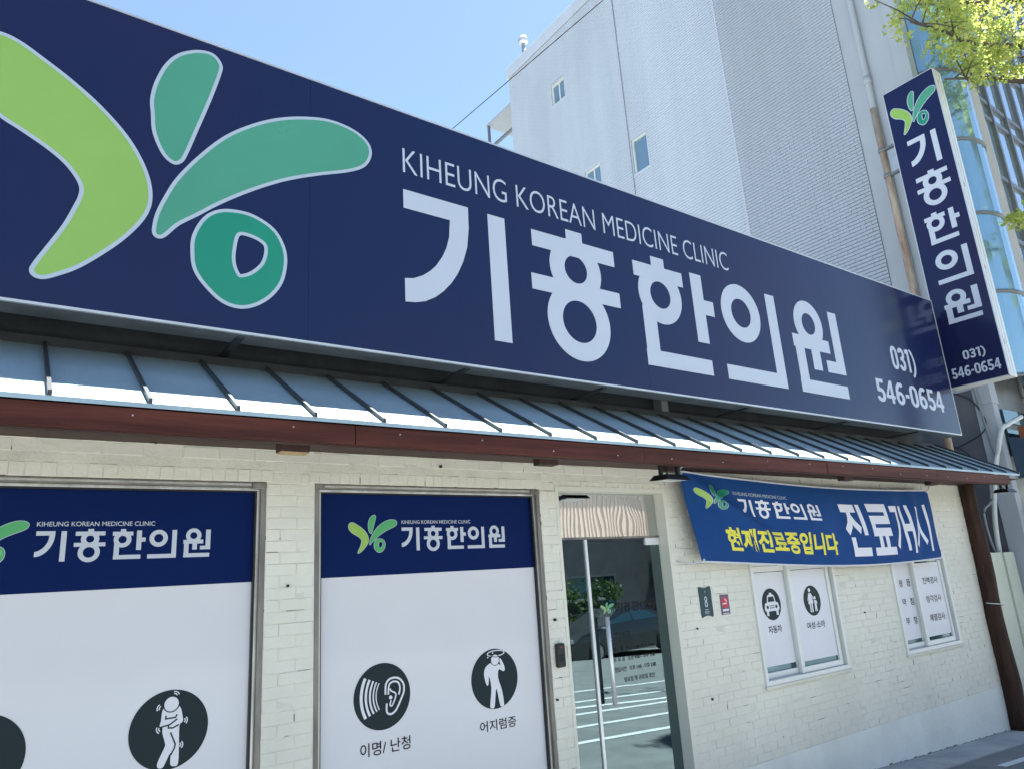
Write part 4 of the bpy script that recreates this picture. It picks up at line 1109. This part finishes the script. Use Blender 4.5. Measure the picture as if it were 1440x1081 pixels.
def on_banner(name, flat, m, parent, d=0.0022):
    """flat = MB in (u, v, 0); cut into a fine grid and lay on the cloth"""
    me = bpy.data.meshes.new('tmp'); me.from_pydata(flat.v, [], flat.f); me.validate()
    bm = bmesh.new(); bm.from_mesh(me); bpy.data.meshes.remove(me)
    us = [v.co.x for v in bm.verts]; ws = [v.co.y for v in bm.verts]
    for ax, lo, hi, st in ((0, min(us), max(us), 0.008), (1, min(ws), max(ws), 0.05)):
        k = math.ceil(lo/st)
        while k*st < hi:
            co = Vector((k*st, 0, 0)) if ax == 0 else Vector((0, k*st, 0)); no = Vector((1, 0, 0)) if ax == 0 else Vector((0, 1, 0))
            bmesh.ops.bisect_plane(bm, geom=bm.verts[:] + bm.edges[:] + bm.faces[:], plane_co=co, plane_no=no, dist=1e-6)
            k += 1
    bm.verts.index_update()
    out = MB().add([ban(v.co.x, v.co.y, d + v.co.z) for v in bm.verts], [tuple(v.index for v in f.verts) for f in bm.faces], True)
    bm.free()
    return out.build(name, m, parent)
uvf = lambda u, v, d: (u, v, d)
def flat_shapes(shapes):
    mb = MB()
    for i, sh in enumerate(shapes):
        tris = tessellate_polygon([[Vector((u, v, 0)) for u, v in lp] for lp in sh])
        mb.add([(u, v, 0.00015*i) for lp in sh for u, v in lp], [tuple(t) for t in tris])
    return mb
# clinic name in white
fit = fitfn((1.757, 6.155, 2.984, 3.886), (0.158, 0.432, 0.455, 0.235))
for sh in NAME: on_banner('letter', flat_shapes(xf(sh, fit)), 'bwhite', BN)
vs_, fs_, b_ = text_shape('KIHEUNG KOREAN MEDICINE CLINIC', 0.0)
f = fitfn(b_, (0.150, 0.328, 0.205, 0.165)); on_banner('english_lettering', MB().add([(*f(*v), 0) for v in vs_], fs_), 'outline', BN)
fe = fitfn(EBOX, (0.030, 0.138, 0.40, 0.115))
for n_, c in (('lime', 'lime'), ('teal', 'jade'), ('long', 'jade'), ('ring', 'jade')):
    lp = [[fe(*p) for p in EMB[n_]]] + ([[fe(*p) for p in EMB['hole']]] if n_ == 'ring' else [])
    e = on_banner('emblem_petal', flat_shapes([[offset(lp[0], 0.0012)] + ([offset(lp[1], -0.0012)] if n_ == 'ring' else [])]), 'outline', BN, 0.0016)
    on_banner('petal_colour', flat_shapes([lp]), c, e, 0.0026)
vs_, fs_, b_ = text_shape('현재진료중입니다', 0.035)
f = fitfn(b_, (0.088, 0.473, 0.865, 0.595)); on_banner('yellow_lettering', MB().add([(*f(*v), 0) for v in vs_], fs_), 'yellow', BN)
w = 0.20
BIG = [([[(0.02,.92),(.64,.92)], [(.33,.88),(.31,.72),(.24,.60),(.07,.46)], [(.34,.74),(.44,.62),(.62,.49)], [(.80,1.0),(.80,.40)], [(.22,.36),(.22,.08),(.92,.08)]], 0.0, 0.92),
       ([[(.06,.94),(.86,.94),(.86,.70),(.12,.70),(.12,.46),(.92,.46)], [(.34,.40),(.34,.10)], [(.64,.40),(.64,.10)], [(0,.08),(1,.08)]], 1.02, 0.95),
       ([[(.0,.92),(.34,.92),(.32,.62),(.24,.40),(.06,.14)], [(.60,.98),(.60,.06)], [(.62,.53),(.92,.53)], [(.93,1.0),(.93,0)]], 2.06, 0.90),
       ([[(.34,.96),(.32,.72),(.24,.42),(.04,.14)], [(.33,.68),(.42,.42),(.62,.18)], [(.86,1.0),(.86,0)]], 3.02, 0.90)]
fb_ = fitfn((0, 3.9, 0, 1), (0.520, 0.966, 0.885, 0.215))
for strokes, x0, sc in BIG:
    sh = []
    for st in strokes:
        horiz = abs(st[0][1]-st[-1][1]) < 0.02 and len(st) == 2
        sh.append(ribbon(st, 0.155 if horiz else 0.125 if x0 > 2 else 0.165))
    on_banner('large_letter', flat_shapes(xf(sh, lambda u, v: fb_(x0 + u*sc, v))), 'bwhite', BN)
for u_, v_ in ((0.006, 0.02), (0.994, 0.02), (0.006, 0.98), (0.994, 0.98)):
    q = Vector(ban(u_, v_)); MB().tube([q + Vector((0, 0.003, 0)), q - Vector((0, 0.006, 0))], 0.010, 12).build('eyelet', 'steel', BN)
def tie(a, b, label_name='tie_cord'):
    MB().tube([a, tuple((Vector(a)+Vector(b))/2 + Vector((0, 0, -0.012))), b], 0.0045, 6).build(label_name, 'bannerback', BN)
p = ban(0, 0); tie(p, (p[0]-0.06, -0.30, 2.42)); p = ban(1, 0); tie(p, (p[0]+0.30, -0.004, 2.34)); p = ban(0, 1); tie(p, (p[0]-0.14, -0.006, p[2]+0.012)); p = ban(1, 1); tie(p, (p[0]+0.05, -0.006, p[2]-0.01))

# ------------------------------------------------------------------ trees
def leaf_cloud(centers, n, size, rng, flat=0.35, droop=0.0):
    mb = MB()
    for _ in range(n):
        c, r = rng.choice(centers)
        while True:
            d = Vector((rng.uniform(-1, 1), rng.uniform(-1, 1), rng.uniform(-1, 1)))
            if d.length <= 1: break
        p = Vector(c) + Vector((d.x*r[0], d.y*r[1], d.z*r[2]))
        s_ = size*rng.uniform(0.6, 1.25)
        nrm = Vector((rng.gauss(0, 1), rng.gauss(0, 1), rng.gauss(0.5, 1))).normalized()
        a = nrm.orthogonal().normalized(); a.rotate(Matrix.Rotation(rng.uniform(0, 6.28), 3, nrm)); b = nrm.cross(a)
        k = nrm*s_*0.18
        mb.add([p - a*s_*0.5, p + b*s_*0.45 + a*s_*0.25 + k, p + a*s_*0.5, p - b*s_*0.45 + a*s_*0.25 + k], [(0, 1, 2, 3)])
    return mb
def limb(mb, pts, r0, r1, n=8):
    pts = smooth_open(pts, 5); m = len(pts)
    mb.tube(pts, [r0 + (r1-r0)*i/(m-1) for i in range(m)], n)
    return pts
rt = random.Random(17)
TR = thing('ginkgo_tree', (11.56, -2.15, gz(11.56)), 'street tree with bright yellow green leaves reaching in at the upper right', 'tree')
tk = MB(); limb(tk, [(11.56,-2.15,gz(11.56)), (11.58,-2.13,2.6), (11.54,-2.1,5.6), (11.5,-2.1,8.4), (11.56,-2.1,10.8)], 0.16, 0.04, 12)
tk.build('trunk', 'bark', TR)
def screen(p):
    d = Vector(p) - CP; c = [Vector(q).dot(d) for q in CR]
    return (1024*c[0]/c[2] + 720, 1024*c[1]/c[2] + 540.5) if c[2] > 0.1 else (9999, 0)
def keep(p):                                 # the crown ends above the blade sign
    u, v = screen(p)
    if u > 1450 or v > 250: return True
    return v < (58 if u < 1305 else 78 if u < 1335 else 122)
br = MB(); cents = []
main = [[(11.54, -2.1, 6.43), (10.74, -1.39, 7.19), (9.96, -0.83, 7.43), (9.09, -0.8, 7.11), (8.25, -0.8, 6.76)],
        [(11.52, -2.1, 7.13), (10.5, -1.28, 7.78), (9.32, -0.86, 7.66), (8.5, -0.83, 7.49), (7.67, -0.8, 7.25)],
        [(11.5, -2.1, 7.96), (10.97, -1.39, 8.67), (10.5, -0.92, 8.84), (9.68, -0.8, 8.49), (8.61, -0.8, 7.96)],
        [(11.54, -2.1, 4.89), (10.86, -1.51, 5.3), (10.03, -0.98, 5.42), (9.44, -0.86, 5.34)],
        [(11.54, -2.1, 5.48), (11.21, -1.39, 6.01), (10.62, -0.98, 6.13)],
        [(11.52, -2.1, 7.72), (11.33, -1.28, 8.2), (11.21, -0.8, 8.31)],
        [(11.5, -2.1, 8.67), (12.15, -1.51, 9.38), (12.51, -1.04, 9.61)],
        [(11.54, -2.1, 7.02), (12.51, -2.46, 7.84), (13.22, -2.57, 8.08)],
        [(11.52, -2.1, 8.2), (11.33, -3.05, 9.02), (11.09, -3.64, 9.26)]]
for k, m_ in enumerate(main):
    pts = limb(br, m_, 0.045, 0.009)
    for i, p in enumerate(pts[3:]):
        p = Vector(p)
        for _ in range(3 if k < 3 else 2):
            q = p + Vector((rt.gauss(0, .22), rt.gauss(0, .16), rt.gauss(0.05, .17)))
            if k == 3: q = p + Vector((rt.gauss(0, .12), rt.gauss(0, .12), rt.gauss(0.02, .07)))
            if rt.random() < 0.5 and keep(q): br.tube([p, (p+q)/2 + Vector((0, 0, 0.03)), q], [0.010, 0.007, 0.004], 5, False)
            cents.append((q, (0.13, 0.12, 0.085)))
        if k < 3 and i > 3:
            for _ in range(2): cents.append((p + Vector((rt.gauss(0, .2), rt.gauss(0, .15), rt.uniform(0.1, .75))), (0.16, 0.14, 0.10)))
br.build('branches', 'bark', TR)
cents = [c for c in cents if keep(c[0])]
lc = leaf_cloud(cents, 10500, 0.052, rt)
tag(lc.build('foliage', 'ginkgo', TR), kind='stuff')

def back_tree(name, loc, h, r, m, label, n, conic=False, group=None):
    x, y = loc; z = gz(x)
    T = thing(name, (x, y, z), label, 'tree', group)
    tk = MB(); limb(tk, [(x,y,z), (x+.03,y,z+h*0.4), (x,y+.02,z+h*0.9)], 0.12, 0.03, 10)
    cs = []
    for i in range(60):
        t = rt.random()
        if conic:
            zz = z + h*(0.12 + 0.88*t); rr = r*(1-t)*0.95 + 0.05
        else:
            zz = z + h*(0.35 + 0.62*t); rr = r*math.sqrt(max(0.05, 1-((t-0.45)/0.58)**2))
        a = rt.uniform(0, 6.28); q = rr*math.sqrt(rt.random())
        c = (x + q*math.cos(a), y + q*math.sin(a), zz)
        cs.append((c, (0.30*r**0.5, 0.30*r**0.5, 0.24*r**0.5)))
        if i % 4 == 0: tk.tube([(x, y, z + (zz-z)*0.75), c], [0.03, 0.012], 5, False)
    tk.build('trunk', 'bark', T)
    tag(leaf_cloud(cs, n, 0.13, rt).build('crown', m, T), kind='stuff')
# the other side of the street, seen in the door glass
back_tree('evergreen_tree', (20.3, -13.4), 5.4, 1.1, 'conifer', 'tall dark evergreen mirrored at the right of the door transom', 3500, True)
back_tree('evergreen_tree', (21.9, -13.8), 6.2, 1.0, 'conifer', 'shorter evergreen across the street beside the taller one', 2500, True)
back_tree('maple_tree', (20.9, -15.0), 4.4, 0.9, 'maple', 'reddish leaved tree across the street mirrored in the transom', 2500)
back_tree('broadleaf_tree', (3.0, -13.4), 4.6, 1.6, 'hedge', 'round green tree across the street left of the hedge', 3000)
HD = thing('clipped_hedge', (11.0, -14.2, gz(11)), 'long clipped green hedge across the street mirrored in the door', 'hedge')
hc = [((5.0 + 0.35*i + rt.uniform(-.1, .1), -14.2 + rt.uniform(-.2, .2), gz(11) + 0.25 + 0.6*rt.random() + 0.75*(j % 2)), (0.34, 0.30, 0.30)) for i in range(35) for j in range(3)]
tag(leaf_cloud(hc, 7000, 0.12, rt).build('foliage', 'hedge', HD), kind='stuff')
CB = thing('cream_building', (7.0, -18.0, 0), 'wide cream corrugated building across the street mirrored in the door transom', 'building')
bx('wall', 'cream', CB, -9.0, 20.9, -22.0, -16.0, -0.9, 5.1)
cr = MB()
x = -9.0
while x < 20.85:
    cr.box(x, x+0.09, -15.998, -15.975, 3.0, 5.1); x += 0.18
cr.build('corrugated_cladding', 'cream', CB)
bx('lower_band', 'lowwall', CB, -9.0, 20.9, -15.99, -15.90, -0.9, 3.0)
bx('roof_band', 'creamlite', CB, -9.1, 21.0, -22.1, -15.86, 5.1, 6.3, bevel=0.02)
for i in range(8):
    w_ = bx('window', 'winglass', CB, -7.5+3.4*i, -5.3+3.4*i, -15.93, -15.88, 0.5, 1.7)
    frame_ring('frame', 'mullion', w_, -7.55+3.4*i, -5.25+3.4*i, 0.45, 1.75, 0.06, -15.899, -15.85, 0)
LWL = thing('low_wall', (9, -14.9, 0), 'low dark block wall behind the clipped hedge', 'wall')
bx('wall_body', 'lowwall', LWL, 2.0, 17.0, -15.0, -14.85, -0.5, 0.95); bx('coping', 'concrete', LWL, 1.96, 17.04, -15.04, -14.81, 0.95, 1.02)

# ------------------------------------------------------------------ cars across the street
def car(name, loc, rotz, prof, glass, width, wheel_x, m, label, r=0.25):
    C = thing(name, loc, label, 'car', 'cars on the far side of the street')
    o = Vector(loc)
    P = lambda x, y, z: (o.x + x, o.y + y, o.z + z)
    hw = width/2
    n = len(prof)
    mb = MB()
    def yy(z): return hw*(1.0 if z < 0.62 else max(0.74, 1.0 - (z-0.62)*0.55))*(0.97 if z < 0.3 else 1.0)
    vs = [P(x, yy(z), z) for x, z in prof] + [P(x, -yy(z), z) for x, z in prof]
    fs = [(i, (i+1) % n, n+(i+1) % n, n+i) for i in range(n)]
    t1 = tessellate_polygon([[Vector((x, z, 0)) for x, z in prof]])
    fs += [tuple(t) for t in t1] + [tuple(n+i for i in t)[::-1] for t in t1]
    bo_ = mb.add(vs, fs).build('body', m, C, bevel=0.03)
    for sgn in (1, -1):
        for gl in glass:
            MB().prism([P(x, sgn*(yy(z)+0.003), z) for x, z in gl], (0, -sgn*0.004, 0)).build('side_window', 'winglass', bo_)
        for wx in wheel_x:
            wl = MB().tube([P(wx, sgn*(hw-0.16), r), P(wx, sgn*(hw-0.14), r), P(wx, sgn*(hw+0.0), r), P(wx, sgn*(hw+0.012), r)], [r*.9, r, r, r*.9], 24).build('wheel', 'tyre', C)
            MB().tube([P(wx, sgn*(hw+0.005), r), P(wx, sgn*(hw+0.018), r)], r*0.64, 20).build('rim', 'steel', wl)
    xs = [p[0] for p in prof]; x0, x1 = min(xs), max(xs)
    for sgn in (1, -1):
        MB().box(*sorted((o.x+x1-0.05, o.x+x1+0.004)), *sorted((o.y+sgn*hw*0.62, o.y+sgn*hw*0.95)), o.z+0.50, o.z+0.60).build('headlight', 'headlight', C)
        MB().box(*sorted((o.x+x0-0.004, o.x+x0+0.05)), *sorted((o.y+sgn*hw*0.62, o.y+sgn*hw*0.95)), o.z+0.52, o.z+0.66).build('tail_light', 'taillight', C)
    C.rotation_euler = (0, math.atan(0.043), rotz)
    return C
sedan = [(-1.85,0.16),(-1.88,0.50),(-1.80,0.72),(-1.25,0.78),(-0.75,1.08),(0.15,1.12),(0.85,0.76),(1.60,0.66),(1.86,0.50),(1.86,0.18)]
car('grey_sedan', (13.2, -10.6, gz(13.2)+0.002), math.pi, sedan, [[(-1.05,0.80),(-0.68,1.02),(-0.20,1.05),(-0.20,0.80)],[(-0.15,0.80),(-0.15,1.05),(0.15,1.05),(0.62,0.80)]], 1.42, (-1.12, 1.15), M['carwhite'], 'dark grey sedan in the far lane mirrored in the door')
suv = [(-1.75,0.20),(-1.80,0.55),(-1.76,0.80),(-1.62,1.28),(0.10,1.32),(0.72,0.92),(1.62,0.84),(1.80,0.60),(1.80,0.22)]
car('black_car', (16.6, -10.2, gz(16.6)+0.002), 0.12, suv, [[(-1.55,0.86),(-1.46,1.20),(-0.85,1.24),(-0.85,0.86)],[(-0.79,0.86),(-0.79,1.24),(0.06,1.24),(0.46,0.90)]], 1.46, (-1.08, 1.10), M['carblack'], 'black high car in the far lane mirrored right of the sedan', 0.28)
